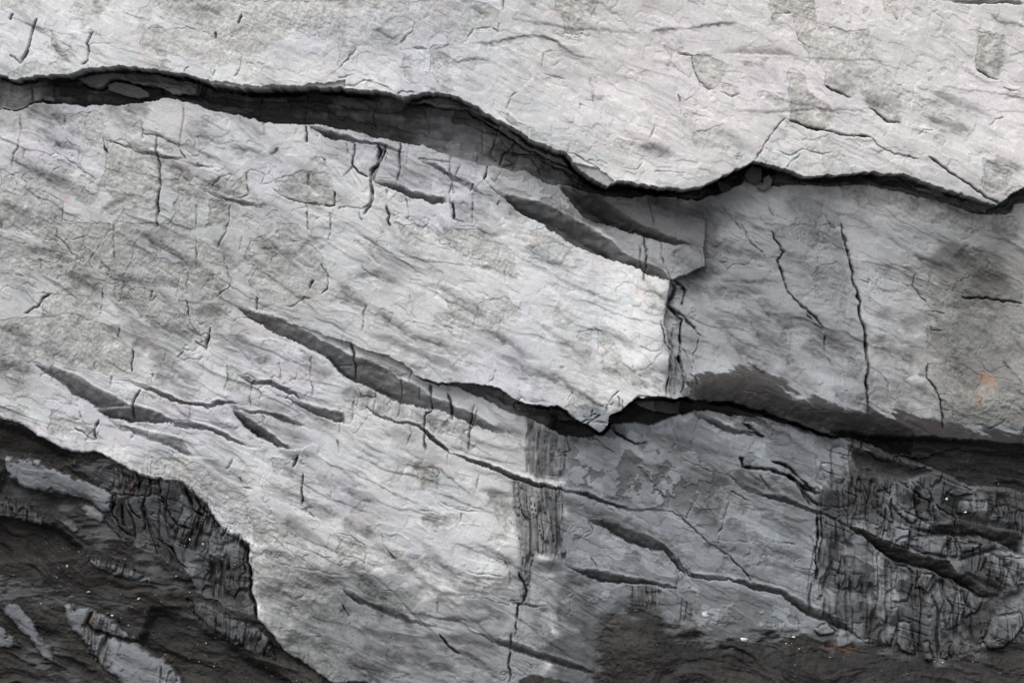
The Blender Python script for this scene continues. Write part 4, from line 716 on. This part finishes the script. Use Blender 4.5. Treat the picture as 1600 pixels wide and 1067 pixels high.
# lithology zones; the recess also carries painted overhang shade
def zone(P, soft, c, a):
    global C
    w, m_ = pmask(P, soft)
    if soft > 9: m_ = sst(.15, .85, m_ + .55 * fbm(U0[w] / 38 + V0[w] / 90, V0[w] / 20, 57, 3) * np.clip(4 * m_ * (1 - m_), 0, 1) * 1.6)
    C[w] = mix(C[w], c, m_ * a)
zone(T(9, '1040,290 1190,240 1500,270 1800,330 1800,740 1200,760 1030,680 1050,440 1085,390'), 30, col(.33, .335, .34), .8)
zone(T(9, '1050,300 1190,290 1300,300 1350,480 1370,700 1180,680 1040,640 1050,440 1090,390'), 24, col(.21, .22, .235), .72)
zone(T(9, '890,290 1000,296 1120,318 1120,440 1058,442 1012,414 950,374 905,330'), 14, col(.15, .155, .165), .8)  # shade below the lip and beside the fault, painted in
zone(T(9, '380,880 540,900 570,1080 470,1080 400,980'), 30, col(.30, .305, .30), .6)
zone(T(9, '850,-100 1700,-100 1700,330 1200,250 1000,280 860,150'), 120, col(.575, .535, .525), .65)
zone(T(4, '868,890 920,940 1040,1000 1050,1067 1035,1190 900,1170 870,1140'), 6, col(.16, .165, .17), .75)
zone(T(7, '800,140 870,130 1040,165 1030,300 1040,430 1080,510 1000,480 920,470 900,540 860,600 845,700 830,600 825,400'), 6, col(.17, .172, .175), .78)
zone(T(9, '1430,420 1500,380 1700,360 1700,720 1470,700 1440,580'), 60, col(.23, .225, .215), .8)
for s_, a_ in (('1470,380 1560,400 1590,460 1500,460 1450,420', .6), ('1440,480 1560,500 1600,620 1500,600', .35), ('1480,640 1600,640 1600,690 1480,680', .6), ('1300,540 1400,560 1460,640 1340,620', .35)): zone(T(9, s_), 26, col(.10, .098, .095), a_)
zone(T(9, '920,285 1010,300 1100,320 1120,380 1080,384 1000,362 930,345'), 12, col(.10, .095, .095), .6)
zone(T(9, '-100,300 240,260 520,330 520,500 330,540 -100,640'), 90, col(.36, .36, .355), .5)

zone(J(np.array([[830, 640.], [870, 700.], [870, 860.], [860, 880.], [850, 1200.], [3000, 1200.], [3000, 680.], [1300, 660.], [950, 640.]])), 30, col(.165, .18, .195), .9)
zone(T(9, '430,1010 540,900 700,930 860,860 860,1200 400,1200'), 40, col(.19, .20, .21), .72)
zone(T(9, '520,880 620,960 700,1000 860,980 860,1200 480,1200'), 30, col(.15, .16, .17), .45)
zone(T(9, '1285,690 1700,690 1700,1200 1270,1200 1290,850'), 22, col(.078, .082, .087), .86)
zone(T(9, '860,1000 930,940 1000,940 1080,990 1300,1000 1300,1200 860,1200'), 40, col(.05, .052, .054), .85)
zone(T(9, '480,180 600,190 800,270 790,330 640,300 560,250'), 16, col(.37, .385, .41), .5)
ll = np.zeros((NV, NU), F); w, m_ = pmask(LLZ, 2); ll[w] = m_
C = mix(C, col(.062, .065, .070), ll * .96)
for (lb, P2, alb, hh) in OUT: zone(P2, 1.2, col(alb * .80, alb * .85, alb * .91), .9)
# mottled peeling crust on the blue slabs: crisp pale / dark islands
S1z = np.zeros((NV, NU), F)
for P2, a_ in ((T(9, '880,680 960,665 1080,690 1150,760 1120,800 1000,795 890,760'), 1.0), (T(9, '1060,910 1240,940 1250,990 1100,1000 1050,960'), .8), (T(1, '700,780 860,790 1020,880 1160,1010 1250,1067 1000,960 760,880'), .9), (T(9, '860,900 1060,930 1040,960 900,980 850,940'), .6)):
    w, m_ = pmask(P2, 12); S1z[w] = np.maximum(S1z[w], m_ * a_)
mo = fbm(U / 30, V / 24, 130, 4, .6)
pk = (mo > -.02 + (1 - S1z)).astype(F)
C = mix(C, col(.09, .098, .102), np.clip(S1z * (1 - pk) * .9, 0, 1)); H += S1z * (1 - pk) * 1.5
for k, s_ in ((7, '1340,480 1370,445 1398,490 1390,515 1340,515'), (8, '285,650 330,655 350,690 320,700 280,680'), (8, '240,790 320,770 330,830 270,820'), (7, '880,780 960,790 1020,850 960,880 890,850'), (8, '90,140 240,160 330,250 240,300 180,260 120,240')):
    zone(T(k, s_), 1.5, col(.14, .15, .155), .6)
zone(T(1, '735,765 900,800 1040,880 1180,1010 1040,960 900,915 780,890 700,830'), 6, col(.27, .27, .275), .62)
for s_, a_ in (('845,420 930,430 1050,430 1030,520 1020,578 950,560 880,510', .62), ('680,330 800,330 820,440 800,458 680,400', .5), ('1385,150 1510,170 1520,260 1490,370 1385,320', .45), ('1410,730 1530,790 1520,870 1440,900 1400,880', .4), ('75,290 150,255 200,285 215,310 190,380 140,420 100,390', .28), ('505,400 600,430 690,500 640,520 515,470', .35), ('560,180 620,140 650,200 680,300 620,260', .4), ('440,0 620,0 600,60 480,65 440,105', .3)):
    w, m_ = pmask(T(2, s_), 4); C[w] = mix(C[w], col(.20, .198, .19), m_ * a_ * sst(-.5, .3, fbm(U0[w] / 12, V0[w] / 9, 75, 3)))
# bright pink-white chips
for k, s_ in ((3, '1090,420 1150,440 1220,460 1235,480 1200,495 1150,480'), (4, '1350,210 1500,255 1480,275 1400,262 1360,240'), (4, '1340,290 1420,270 1430,330 1520,400 1380,350'), (8, '110,730 135,735 130,755 110,750')):
    zone(T(k, s_), 1.5, col(.56, .52, .50), .7)
C *= (1 + calm[..., None] * ((c1 - .5) * .10 + (c2 - .5) * .08 + (c3 - .5) * .06)[..., None])
bz = np.zeros((NV, NU), F); w, m_ = pmask(J(np.array([[830, 640.], [870, 700.], [870, 860.], [860, 880.], [850, 1200.], [3000, 1200.], [3000, 680.], [1300, 660.], [950, 640.]]), ), 10); bz[w] = m_
C *= 1 + (bz * (1 - sg))[..., None] * ((c1 - .5) * .30 + (c2 - .5) * .28 + (c3 - .5) * .15)[..., None]
C *= np.clip(toneM * gtone, .35, 1.75)[..., None]
# rough stone: greenish grey with pale and dark grains
gr = .5 + .5 * vn(U0 / 2.6, V0 / 2.6, 140)
rc = C * col(.80, .805, .77)
C = C + (rc - C) * roug[..., None]
C *= (1 + roug * (.42 * (gr - .5) - .26 * sst(.0, .7, fbm(U0 / 24, V0 / 18, 141, 3)) + .12 * fib))[..., None]
# wisps and hair cracks carry dark crust
gate2 = sst(-.1, .5, fbm(U0 / 130, V0 / 90, 148, 2))
sm = sst(.0, .75, fbm(P_ / 75, (Q_ + wq) / 13, 142, 3)) * gate2
C = mix(C, col(.10, .095, .095), np.clip(.62 * flow, 0, .75) * (1 - sg) * (.35 + .65 * calmU))
C = mix(C, col(.12, .112, .11), np.clip(.40 * sm + .16 * wisp, 0, .7) * (1 - sg))
C *= (1 + .07 * fbm(U0 / 7, V0 / 7, 143, 3))[..., None]
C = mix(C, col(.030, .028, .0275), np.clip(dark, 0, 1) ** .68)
C = mix(C, col(.085, .058, .045), np.clip(dark - .4, 0, 1) * sst(.1, .7, vn(U0 / 50, V0 / 18, 144)) * .22)
sc_ = col(.0150, .0133, .0120)[None, None] * (1 + .30 * strand + .3 * strand2 + .5 * vn(sa_ / 60, (sb_ + wv) / 5, 149) + .25 * vn(U0 / 3, V0 / 3, 145) + .5 * np.clip(terr, 0, 1) + .95 * fbm(sa_ / 80, sb_ / 20, 146, 3))[..., None]
sc_ = np.maximum(sc_, .0045)
sc_ = sc_ + ((vn(U0 / 2.3, V0 / 2.3, 147) > .95) & (vn(U0 / 40, V0 / 25, 196) > .1))[..., None] * col(.045, .042, .04)
C = C + (sc_ - C) * np.clip(soil, 0, 1)[..., None]
for s_, a_ in (('1390,685 1460,700 1475,730 1440,750 1400,715', .6), ('1370,750 1440,770 1430,790 1360,775', .4), ('1370,790 1400,800 1390,850 1370,840', .45), ('1440,720 1470,730 1465,760', .4), ('1330,800 1350,810 1340,830', .3)):
    w, m_ = pmask(T(5, s_), 7); C[w] = mix(C[w], col(.26, .14, .085), sst(.3, .8, m_ + .5 * fbm(U0[w] / 6, V0[w] / 6, 37, 3)) * a_ * (m_ > 0))
zone(T(0, '285,922 315,925 310,945 290,945'), 2.5, col(.42, .22, .19), .5)
zone(T('d', '215,130 310,135 310,250 235,250'), 6, col(.075, .05, .043), .6)
zone(T(8, '670,895 820,900 780,915 690,912'), 4, col(.10, .045, .032), .7)
zone(T('c', '650,540 700,540 700,640 660,630'), 5, col(.14, .07, .05), .55)
for k, s_ in ((3, '1165,740 1160,790 1165,850'), (3, '1440,620 1448,700'), (3, '1455,620 1462,690'), (4, '120,400 118,440 100,500'), (4, '325,330 345,430'), (4, '1372,260 1380,330'), (0, '1360,600 1358,640'), (5, '260,20 275,60')):
    Pp = T(k, s_); w = pwin(Pp); d_, _ = dist(Pp, U[w], V[w]); C[w] = mix(C[w], col(.25, .12, .09), np.exp(-(d_ / 1.0) ** 2) * .32)
C = np.clip(C, .008, .75)
rmap = np.clip(.62 + .2 * roug + .25 * sg, 0, 1)

# ------------------------------------------------------------------ material
def stone_material():
    m = bpy.data.materials.new('weathered_stone'); m.use_nodes = True
    n = m.node_tree.nodes; l = m.node_tree.links
    b = n['Principled BSDF']
    at = n.new('ShaderNodeAttribute'); at.attribute_name = 'stone'
    tc = n.new('ShaderNodeTexCoord')
    n1 = n.new('ShaderNodeTexNoise'); n1.inputs['Scale'].default_value = 120; n1.inputs['Detail'].default_value = 5; n1.inputs['Roughness'].default_value = .65
    n2 = n.new('ShaderNodeTexNoise'); n2.inputs['Scale'].default_value = 14; n2.inputs['Detail'].default_value = 6; n2.inputs['Roughness'].default_value = .7
    for q in (n1, n2): l.new(tc.outputs['Object'], q.inputs['Vector'])
    mr = n.new('ShaderNodeMapRange'); mr.inputs['From Min'].default_value = .3; mr.inputs['From Max'].default_value = .7; mr.inputs['To Min'].default_value = .80; mr.inputs['To Max'].default_value = 1.20
    mr2 = n.new('ShaderNodeMapRange'); mr2.inputs['From Min'].default_value = .3; mr2.inputs['From Max'].default_value = .7; mr2.inputs['To Min'].default_value = .92; mr2.inputs['To Max'].default_value = 1.08
    l.new(n1.outputs[0], mr.inputs['Value']); l.new(n2.outputs[0], mr2.inputs['Value'])
    mu = n.new('ShaderNodeMath'); mu.operation = 'MULTIPLY'; l.new(mr.outputs[0], mu.inputs[0]); l.new(mr2.outputs[0], mu.inputs[1])
    vm = n.new('ShaderNodeVectorMath'); vm.operation = 'SCALE'; l.new(at.outputs['Color'], vm.inputs[0]); l.new(mu.outputs[0], vm.inputs['Scale'])
    l.new(vm.outputs[0], b.inputs['Base Color'])
    b.inputs['Roughness'].default_value = .72
    b.inputs['Specular IOR Level'].default_value = .3
    bp = n.new('ShaderNodeBump'); bp.inputs['Strength'].default_value = .35; bp.inputs['Distance'].default_value = .004
    l.new(n1.outputs[0], bp.inputs['Height']); l.new(bp.outputs[0], b.inputs['Normal'])
    return m
STONE = stone_material()

# ------------------------------------------------------------------ build meshes from the label map
co = np.empty((NV, NU, 3), F)
co[..., 0] = (U0 - CU) * PX; co[..., 1] = H * PX; co[..., 2] = Z0 - (V0 - CV) * PX
# global smooth normals so that neighbouring pieces meet without a seam
nx = np.gradient(co[..., 1], gu * PX, axis=1); nz = np.gradient(co[..., 1], -gv * PX, axis=0)
Nn = np.stack([nx, -np.ones_like(nx), nz], -1); Nn /= np.linalg.norm(Nn, axis=-1, keepdims=True)
co = co.reshape(-1, 3); Nn = Nn.reshape(-1, 3).astype(F); Cf = C.reshape(-1, 3)
idx = np.arange(NV * NU, dtype=np.int64).reshape(NV, NU)
quad = np.stack([idx[:-1, :-1], idx[1:, :-1], idx[1:, 1:], idx[:-1, 1:]], -1).reshape(-1, 4)
fl = lab[:-1, :-1].reshape(-1)

def grid_mesh(name, faces, origin):
    vs, inv = np.unique(faces.reshape(-1), return_inverse=True)
    q = inv.reshape(-1, 4)
    # rim: every border edge runs back into the cliff so the piece has a body
    e = np.stack([q, np.roll(q, -1, 1)], -1).reshape(-1, 2)
    key = e.min(1).astype(np.int64) * len(vs) + e.max(1)
    _, fi, cn = np.unique(key, return_index=True, return_counts=True)
    be = e[fi[cn == 1]]
    bv, binv = np.unique(be.reshape(-1), return_inverse=True); binv = binv.reshape(-1, 2)
    P = co[vs]; back = P[bv].copy(); back[:, 1] = np.maximum(back[:, 1], 0.9)
    rim = np.stack([be[:, 1], be[:, 0], len(vs) + binv[:, 0], len(vs) + binv[:, 1]], -1)
    allv = np.vstack([P, back]) - np.array(origin, F)
    allq = np.vstack([q, rim]).astype(np.int32)
    me = bpy.data.meshes.new(name)
    me.vertices.add(len(allv)); me.vertices.foreach_set('co', allv.astype(F).ravel())
    me.loops.add(allq.size); me.loops.foreach_set('vertex_index', allq.ravel())
    me.polygons.add(len(allq)); me.polygons.foreach_set('loop_start', np.arange(0, allq.size, 4, dtype=np.int32))
    me.polygons.foreach_set('use_smooth', np.ones(len(allq), bool))
    me.update(calc_edges=True)
    a = me.attributes.new('stone', 'FLOAT_COLOR', 'POINT')
    cc = np.ones((len(allv), 4), F); cc[:len(vs), :3] = Cf[vs]; cc[len(vs):, :3] = Cf[vs][bv]
    a.data.foreach_set('color', cc.ravel())
    nn = np.vstack([Nn[vs], Nn[vs][bv]])
    me.normals_split_custom_set_from_vertices(nn.tolist()) if len(nn) < 0 else None
    me.materials.append(STONE)
    return me

order = np.argsort(fl, kind='stable'); sf = fl[order]
codes, starts = np.unique(sf, return_index=True); ends = np.append(starts[1:], len(sf))
facesof = {int(c): quad[order[a:b]] for c, a, b in zip(codes, starts, ends)}
roots = {}
def props(o, label, cat, group, kind):
    if label: o['label'] = label
    if cat: o['category'] = cat
    if group: o['group'] = group
    if kind: o['kind'] = kind
for ti, (name, label, cat, group, kind) in enumerate(THINGS):
    fc = facesof.get(ti)
    if fc is None:
        kids = [facesof[1000 + i] for i, p in enumerate(PARTS) if p[0] == ti and 1000 + i in facesof]
        if not kids: continue
        o = bpy.data.objects.new(name, None); o.empty_display_size = .1
        o.location = co[np.concatenate(kids).reshape(-1)].mean(0).astype(float)
        sc.collection.objects.link(o); props(o, label, cat, group, kind); roots[ti] = o
        continue
    org = co[fc.reshape(-1)].mean(0).astype(float)
    o = bpy.data.objects.new(name, grid_mesh(name, fc, org)); o.location = org
    sc.collection.objects.link(o); props(o, label, cat, group, kind)
    roots[ti] = o
for pi, (ti, pname, plabel) in enumerate(PARTS):
    fc = facesof.get(1000 + pi)
    if fc is None or ti not in roots: continue
    org = co[fc.reshape(-1)].mean(0).astype(float)
    o = bpy.data.objects.new(pname, grid_mesh(pname, fc, org))
    o.parent = roots[ti]; o.location = Vector(org) - roots[ti].location
    sc.collection.objects.link(o)
    if plabel: o['label'] = plabel

# ------------------------------------------------------------------ ground in front of the cliff
def ground():
    me = bpy.data.meshes.new('ground')
    n = 60; xs = np.linspace(-1, 1, n); xs = np.sign(xs) * np.abs(xs) ** 3 * 600
    ys_ = -np.linspace(0, 1, n) ** 3 * 900 + .8
    vv = [(x, y, .05 * math.sin(x * 1.7 + y) * math.cos(y * 1.3)) for y in ys_ for x in xs]
    ff = [(j * n + i, (j + 1) * n + i, (j + 1) * n + i + 1, j * n + i + 1) for j in range(n - 1) for i in range(n - 1)]
    me.from_pydata(vv, [], ff)
    m = bpy.data.materials.new('beach_shingle'); m.use_nodes = True
    nn_ = m.node_tree.nodes; b = nn_['Principled BSDF']
    t = nn_.new('ShaderNodeTexVoronoi'); t.inputs['Scale'].default_value = 9
    r = nn_.new('ShaderNodeValToRGB'); r.color_ramp.elements[0].color = (.05, .05, .05, 1); r.color_ramp.elements[1].color = (.11, .11, .11, 1)
    tc = nn_.new('ShaderNodeTexCoord'); m.node_tree.links.new(tc.outputs['Object'], t.inputs['Vector'])
    m.node_tree.links.new(t.outputs['Color'], r.inputs[0]); m.node_tree.links.new(r.outputs[0], b.inputs['Base Color'])
    b.inputs['Roughness'].default_value = .9
    me.materials.append(m)
    o = bpy.data.objects.new('ground', me); sc.collection.objects.link(o); o['kind'] = 'structure'
ground()

# ------------------------------------------------------------------ loose stones
def flat_mat(name, c, rough=.7):
    m = bpy.data.materials.new(name); m.use_nodes = True
    nn_ = m.node_tree.nodes; b = nn_['Principled BSDF']
    t = nn_.new('ShaderNodeTexNoise'); t.inputs['Scale'].default_value = 60; t.inputs['Detail'].default_value = 6
    tc = nn_.new('ShaderNodeTexCoord'); m.node_tree.links.new(tc.outputs['Object'], t.inputs['Vector'])
    r = nn_.new('ShaderNodeValToRGB')
    r.color_ramp.elements[0].position = .3; r.color_ramp.elements[1].position = .7
    r.color_ramp.elements[0].color = (*[x * .72 for x in c], 1); r.color_ramp.elements[1].color = (*[min(1, x * 1.2) for x in c], 1)
    m.node_tree.links.new(t.outputs[0], r.inputs[0]); m.node_tree.links.new(r.outputs[0], b.inputs['Base Color'])
    bp = nn_.new('ShaderNodeBump'); bp.inputs['Strength'].default_value = .5; bp.inputs['Distance'].default_value = .006
    m.node_tree.links.new(t.outputs[0], bp.inputs['Height']); m.node_tree.links.new(bp.outputs[0], b.inputs['Normal'])
    b.inputs['Roughness'].default_value = rough
    return m
def depth_at(u, v):
    i = int(np.clip(np.searchsorted(gv, v), 0, NV - 1)); j = int(np.clip(np.searchsorted(gu, u), 0, NU - 1))
    return float(H[max(i - 1, 0):i + 2, max(j - 1, 0):j + 2].min())
M_GREY = flat_mat('grey_stone', (.12, .12, .122)); M_DARK = flat_mat('dark_stone', (.045, .045, .045)); M_WHITE = flat_mat('white_stone', (.62, .60, .57), .5); M_BUFF = flat_mat('buff_stone', (.34, .31, .27))
def block(name, outline, front, thick, mat, label, cat='stone', group=None, seed=0):
    """an angular stone: traced outline, domed uneven face, bevelled rim, body behind"""
    r = random.Random(seed)
    pts = []
    n = len(outline)
    for i in range(n):                                   # subdivide + jitter the outline
        a = outline[i]; b = outline[(i + 1) % n]
        for k in range(4):
            t = k / 4; pts.append((a[0] + (b[0] - a[0]) * t + r.uniform(-.5, .5), a[1] + (b[1] - a[1]) * t + r.uniform(-.5, .5)))
    cx_ = sum(p[0] for p in pts) / len(pts); cy_ = sum(p[1] for p in pts) / len(pts)
    vs = []; rings = [(1.0, thick), (1.0, 2.2), (.93, .6), (.6, -.6), (.3, -1.0)]
    for sc__, d in rings:
        for p in pts:
            vs.append(((cx_ + (p[0] - cx_) * sc__ - CU) * PX, (front + d + r.uniform(-.5, .5)) * PX, Z0 - (cy_ + (p[1] - cy_) * sc__ - CV) * PX))
    vs.append(((cx_ - CU) * PX, (front - 1.1) * PX, Z0 - (cy_ - CV) * PX))
    m = len(pts); fs = []
    for k in range(len(rings) - 1):
        for i in range(m): fs.append((k * m + i, k * m + (i + 1) % m, (k + 1) * m + (i + 1) % m, (k + 1) * m + i))
    k = len(rings) - 1
    for i in range(m): fs.append((k * m + i, k * m + (i + 1) % m, len(vs) - 1))
    fs.append(tuple(range(m))[::-1])
    o_ = Vector(vs[-1])
    me = bpy.data.meshes.new(name); me.from_pydata([tuple(Vector(v) - o_) for v in vs], [], fs)
    me.materials.append(mat); me.update()
    o = bpy.data.objects.new(name, me); o.location = o_; sc.collection.objects.link(o)
    o['label'] = label; o['category'] = cat
    if group: o['group'] = group
    return o
q = T(0, '485,385 520,372 600,385 640,400 678,425 675,442 630,450 560,435 490,410'); block('wedged_stone', q, depth_at(195, 138) - 20, 22, M_GREY, 'oblong grey stone wedged in the left part of the upper crevice', seed=1)
q = T(0, '185,445 215,440 250,452 240,466 200,462'); block('wedged_stone', q, depth_at(74, 152) - 14, 16, M_GREY, 'tiny pale stone at the left end of the upper crevice', seed=2)
q = T(2, '315,800 345,765 392,778 392,830 368,852 320,838'); block('wedged_stone', q, depth_at(1182, 285) - 14, 20, M_DARK, 'dark square stone wedged in the notch of the upper crevice right of centre', seed=3)
q = T(2, '372,868 398,845 402,820 425,806 442,830 430,862 400,882'); block('wedged_stone', q, depth_at(1198, 290) - 12, 16, M_GREY, 'small pale grey stone resting beside the dark square stone in the notch', seed=4)
q = T(2, '190,825 230,840 285,872 280,908 240,905 205,880'); block('wedged_stone', q, depth_at(1142, 290) - 10, 14, M_DARK, 'black angular stone hanging left of the notch, under the lip of the upper slab', seed=5)

def pebble_mesh(seed, name):
    r = random.Random(seed); import bmesh
    bm = bmesh.new(); bmesh.ops.create_icosphere(bm, subdivisions=2, radius=1)
    ax = [Vector((r.uniform(-1, 1), r.uniform(-1, 1), r.uniform(-1, 1))).normalized() for _ in range(7)]
    for v in bm.verts:
        k = 1
        for a in ax:
            d = v.co.normalized().dot(a)
            if d > .55: k = min(k, .55 / d * 1.18)
        v.co *= k * (1 + r.uniform(-.03, .03))
    me = bpy.data.meshes.new(name); bm.to_mesh(me); bm.free(); return me
PM = [pebble_mesh(s, 'pebble') for s in range(5)]
for i_, m_ in enumerate(PM): m_.materials.append(M_WHITE if i_ % 2 == 0 else M_BUFF)
LMK = [('the flat buff pebble', 136, 926), ('the upright pale pebble', 103, 885), ('the pale angular pebble', 214, 937), ('the bottom picture edge', 320, 1060), ('the right picture edge', 1592, 990), ('the lone lower ledge', 1230, 1025), ('the top of the soil patch', 120, 862), ('the foot of the dark slate face', 345, 945),
       ('the rounded tip of the splintered flake', 212, 1000 - 5), ('the jointed slate lens', 180, 893), ('the left picture edge', 25, 905), ('the biggest blue slate slab', 190, 1040), ('the row of upright slate splinters', 385, 1000), ('the dark slate face', 300, 860), ('the bottom left corner', 60, 1040),
       ('the largest white pebble', 1161, 998), ('the right end of the soil ledge', 1560, 730), ('the left end of the soil ledge', 1400, 705), ('the straight right edge of the blue grey slab', 1280, 820), ('the crossing of the two dark ledges', 1490, 860), ('the bottom right corner', 1560, 1050), ('the foot of the broken outcrop', 1420, 1020), ('the rust red soil patch', 1300, 1010), ('the left shoulder of the soil mound', 940, 1040)]
def by_landmark(u, v):
    n_, a, b = min(LMK, key=lambda q: (q[1] - u) ** 2 + (q[2] - v) ** 2)
    dx, dy = u - a, v - b
    far = 'well' if math.hypot(dx, dy) > 45 else 'just'
    d = ('right of' if dx > 0 else 'left of') if abs(dx) > 2 * abs(dy) else ('below' if dy > 0 else 'above') if abs(dy) > 2 * abs(dx) else (('lower' if dy > 0 else 'upper') + (' right of' if dx > 0 else ' left of'))
    return f'tiny pale pebble {far} {d} {n_}'
def pebble(k, x, y, rx, rz, rot, label, group=None, mi=None, name='pebble'):
    p = T(k, f'{x},{y}')[0]
    if group: label = by_landmark(p[0], p[1]); rx *= .85; rz *= .85; mi = 1 if int(x) % 3 else 0
    me = PM[mi if mi is not None else (int(x * 7 + y) % 5)]
    o = bpy.data.objects.new(name, me)
    o.location = ((p[0] - CU) * PX, (depth_at(p[0], p[1]) - rx * .35) * PX, Z0 - (p[1] - CV) * PX)
    o.scale = (rx * PX, rx * .7 * PX, rz * PX); o.rotation_euler = (0, rot, 0)
    sc.collection.objects.link(o); o['label'] = label; o['category'] = 'pebble'
    if group: o['group'] = group
pebble(8, 300, 862, 7.5, 3.6, .15, 'largest bright white pebble, on the crest of the dark soil mound', None, 0)
pebble(8, 530, 850, 3.2, 1.8, 0, 'smaller white pebble just right of the bright white one on the mound crest', None, 2)
pebble(8, 1243, 215, 3, 2.2, -.4, 'white pebble lodged in the broken rock at the right, the higher of two', None, 0)
pebble(8, 1327, 275, 2.6, 1.6, -.2, 'small white pebble lower right of the one lodged in the broken rock', None, 2)
pebble('c', 498, 172, 2.2, 3.2, .1, 'upright pale pebble on the dark soil left of the jointed slate lens', None, 1)
pebble('c', 660, 367, 4.2, 1.7, -.15, 'flat elongated buff pebble on the open dark soil', None, 3)
pebble('c', 1040, 421, 3.4, 2.2, -.5, 'pale angular pebble on the open dark soil below the jointed slate lens', None, 1)
pebble('c', 838, 548, 2.8, 1.7, .2, 'white pebble just above the splintered flake with the rounded tip', None, 0)
pebble('d', 804, 634, 1.7, 1.7, 0, 'round white pebble in the dark recess of the slate face', None, 0)
pebble('d', 596, 880, 1.9, 1.6, 0, 'dull pebble on soil below the slate face', None, 1)
pebble('d', 700, 600, 1.2, 3.0, -.5, 'thin pale sliver stone in the recess of the slate face', None, 2)
def gravel():
    r = random.Random(9); base = []
    for s in range(6):
        m = pebble_mesh(50 + s, 'tmp'); base.append((np.array([v.co[:] for v in m.vertices], F), [tuple(p.vertices) for p in m.polygons])); bpy.data.meshes.remove(m)
    import bmesh
    bm = bmesh.new(); bmesh.ops.create_icosphere(bm, subdivisions=1, radius=1); V1 = np.array([v.co[:] for v in bm.verts], F); F1 = [tuple(v.index for v in f.verts) for f in bm.faces]; bm.free()
    vs = []; fs = []; cs = []; n = 0; g = np.random.default_rng(5)
    while n < 2600:
        u_, v_ = r.uniform(-60, 1660), r.uniform(640, 1120)
        i = min(np.searchsorted(gv, v_), NV - 1); j = min(np.searchsorted(gu, u_), NU - 1)
        if soil[i, j] < .75 or r.random() > .25 + 1.2 * (_tab[int(v_ / 14) & 255, int(u_ / 26) & 255]) ** 2: continue
        s = (.5 + 1.9 * r.random() ** 4) * PX
        sh = g.uniform(.75, 1.15, (len(V1), 1)).astype(F)
        q_ = V1 * sh * np.array([s * r.uniform(1, 1.9), s * .8, s * r.uniform(.6, 1)], F)
        a = r.uniform(0, .9); c_, s2 = math.cos(a), math.sin(a)
        q_ = np.stack([q_[:, 0] * c_ + q_[:, 2] * s2, q_[:, 1], -q_[:, 0] * s2 + q_[:, 2] * c_], -1)
        q_ += np.array([(u_ - CU) * PX, H[i, j] * PX - s * .2, Z0 - (v_ - CV) * PX], F)
        off = len(vs) * len(V1); vs.append(q_); fs += [(a_ + off, b_ + off, d_ + off) for a_, b_, d_ in F1]; n += 1
        k = r.choice([.012, .018, .02, .03, .045, .07]); cs.append(np.tile(np.array([k * 1.05, k, k * .93, 1], F), (len(V1), 1)))
    me = bpy.data.meshes.new('gravel'); me.from_pydata(np.vstack(vs).tolist(), [], fs); me.update()
    at = me.attributes.new('stone', 'FLOAT_COLOR', 'POINT'); at.data.foreach_set('color', np.vstack(cs).ravel())
    me.materials.append(STONE)
    o = bpy.data.objects.new('gravel', me); sc.collection.objects.link(o)
    o['kind'] = 'stuff'; o['label'] = 'fine dark grit and gravel strewn over the soil slopes'; o['category'] = 'gravel'
gravel()
for k, x, y, s in (('c', 450, 42, .9), ('c', 585, 62, 1), ('c', 655, 95, .8), ('c', 935, 118, 1), ('c', 420, 255, .9), ('c', 803, 528, 1.3), ('c', 905, 565, 1.2), ('c', 960, 622, 1.3), ('c', 1232, 852, 1.2), ('c', 1545, 766, 1.3), ('c', 1420, 880, .8), ('c', 1495, 905, 1), ('c', 1538, 860, .8), ('c', 1190, 695, .8), ('c', 715, 880, 1.2), ('c', 1155, 908, .8), ('c', 1425, 372, 1), ('c', 1385, 20, 1), ('c', 1530, 5, 1.3), ('c', 300, 455, 1.3), ('d', 660, 652, .9), ('d', 1050, 785, .8),
                   (6, 983, 998, 1.5), (6, 755, 943, 1.1), (6, 1372, 1055, 1.0), (6, 910, 975, .8), (6, 945, 890, .8), (6, 250, 575, .8)):
    pebble(k, x, y, s * 1.15, s * .95, x * .1, 'tiny pale pebble scattered on the dark soil of the lower left', 'tiny pale pebbles on the lower left soil')
for k, x, y, s in (('a', 770, 242, .9), ('a', 1427, 470, 1.1), ('a', 1130, 370, .8), ('a', 240, 412, 1), ('a', 988, 860, 1), (8, 495, 880, 1.4), (8, 555, 903, 1.2), (8, 533, 975, 1.2), (8, 790, 780, 1.2), (8, 1478, 1012, 1), ('b', 975, 888, 1.6), ('b', 1450, 352, 1.4), ('b', 120, 848, 1.1), ('b', 915, 880, 1), ('b', 1200, 880, 1), (7, 1205, 1018, 1.1), (8, 520, 880, 1)):
    pebble(k, x, y, s * 1.2, s * .95, x * .1, 'tiny pale pebble on the dark soil or ledges of the lower right', 'tiny pale pebbles on the lower right soil')
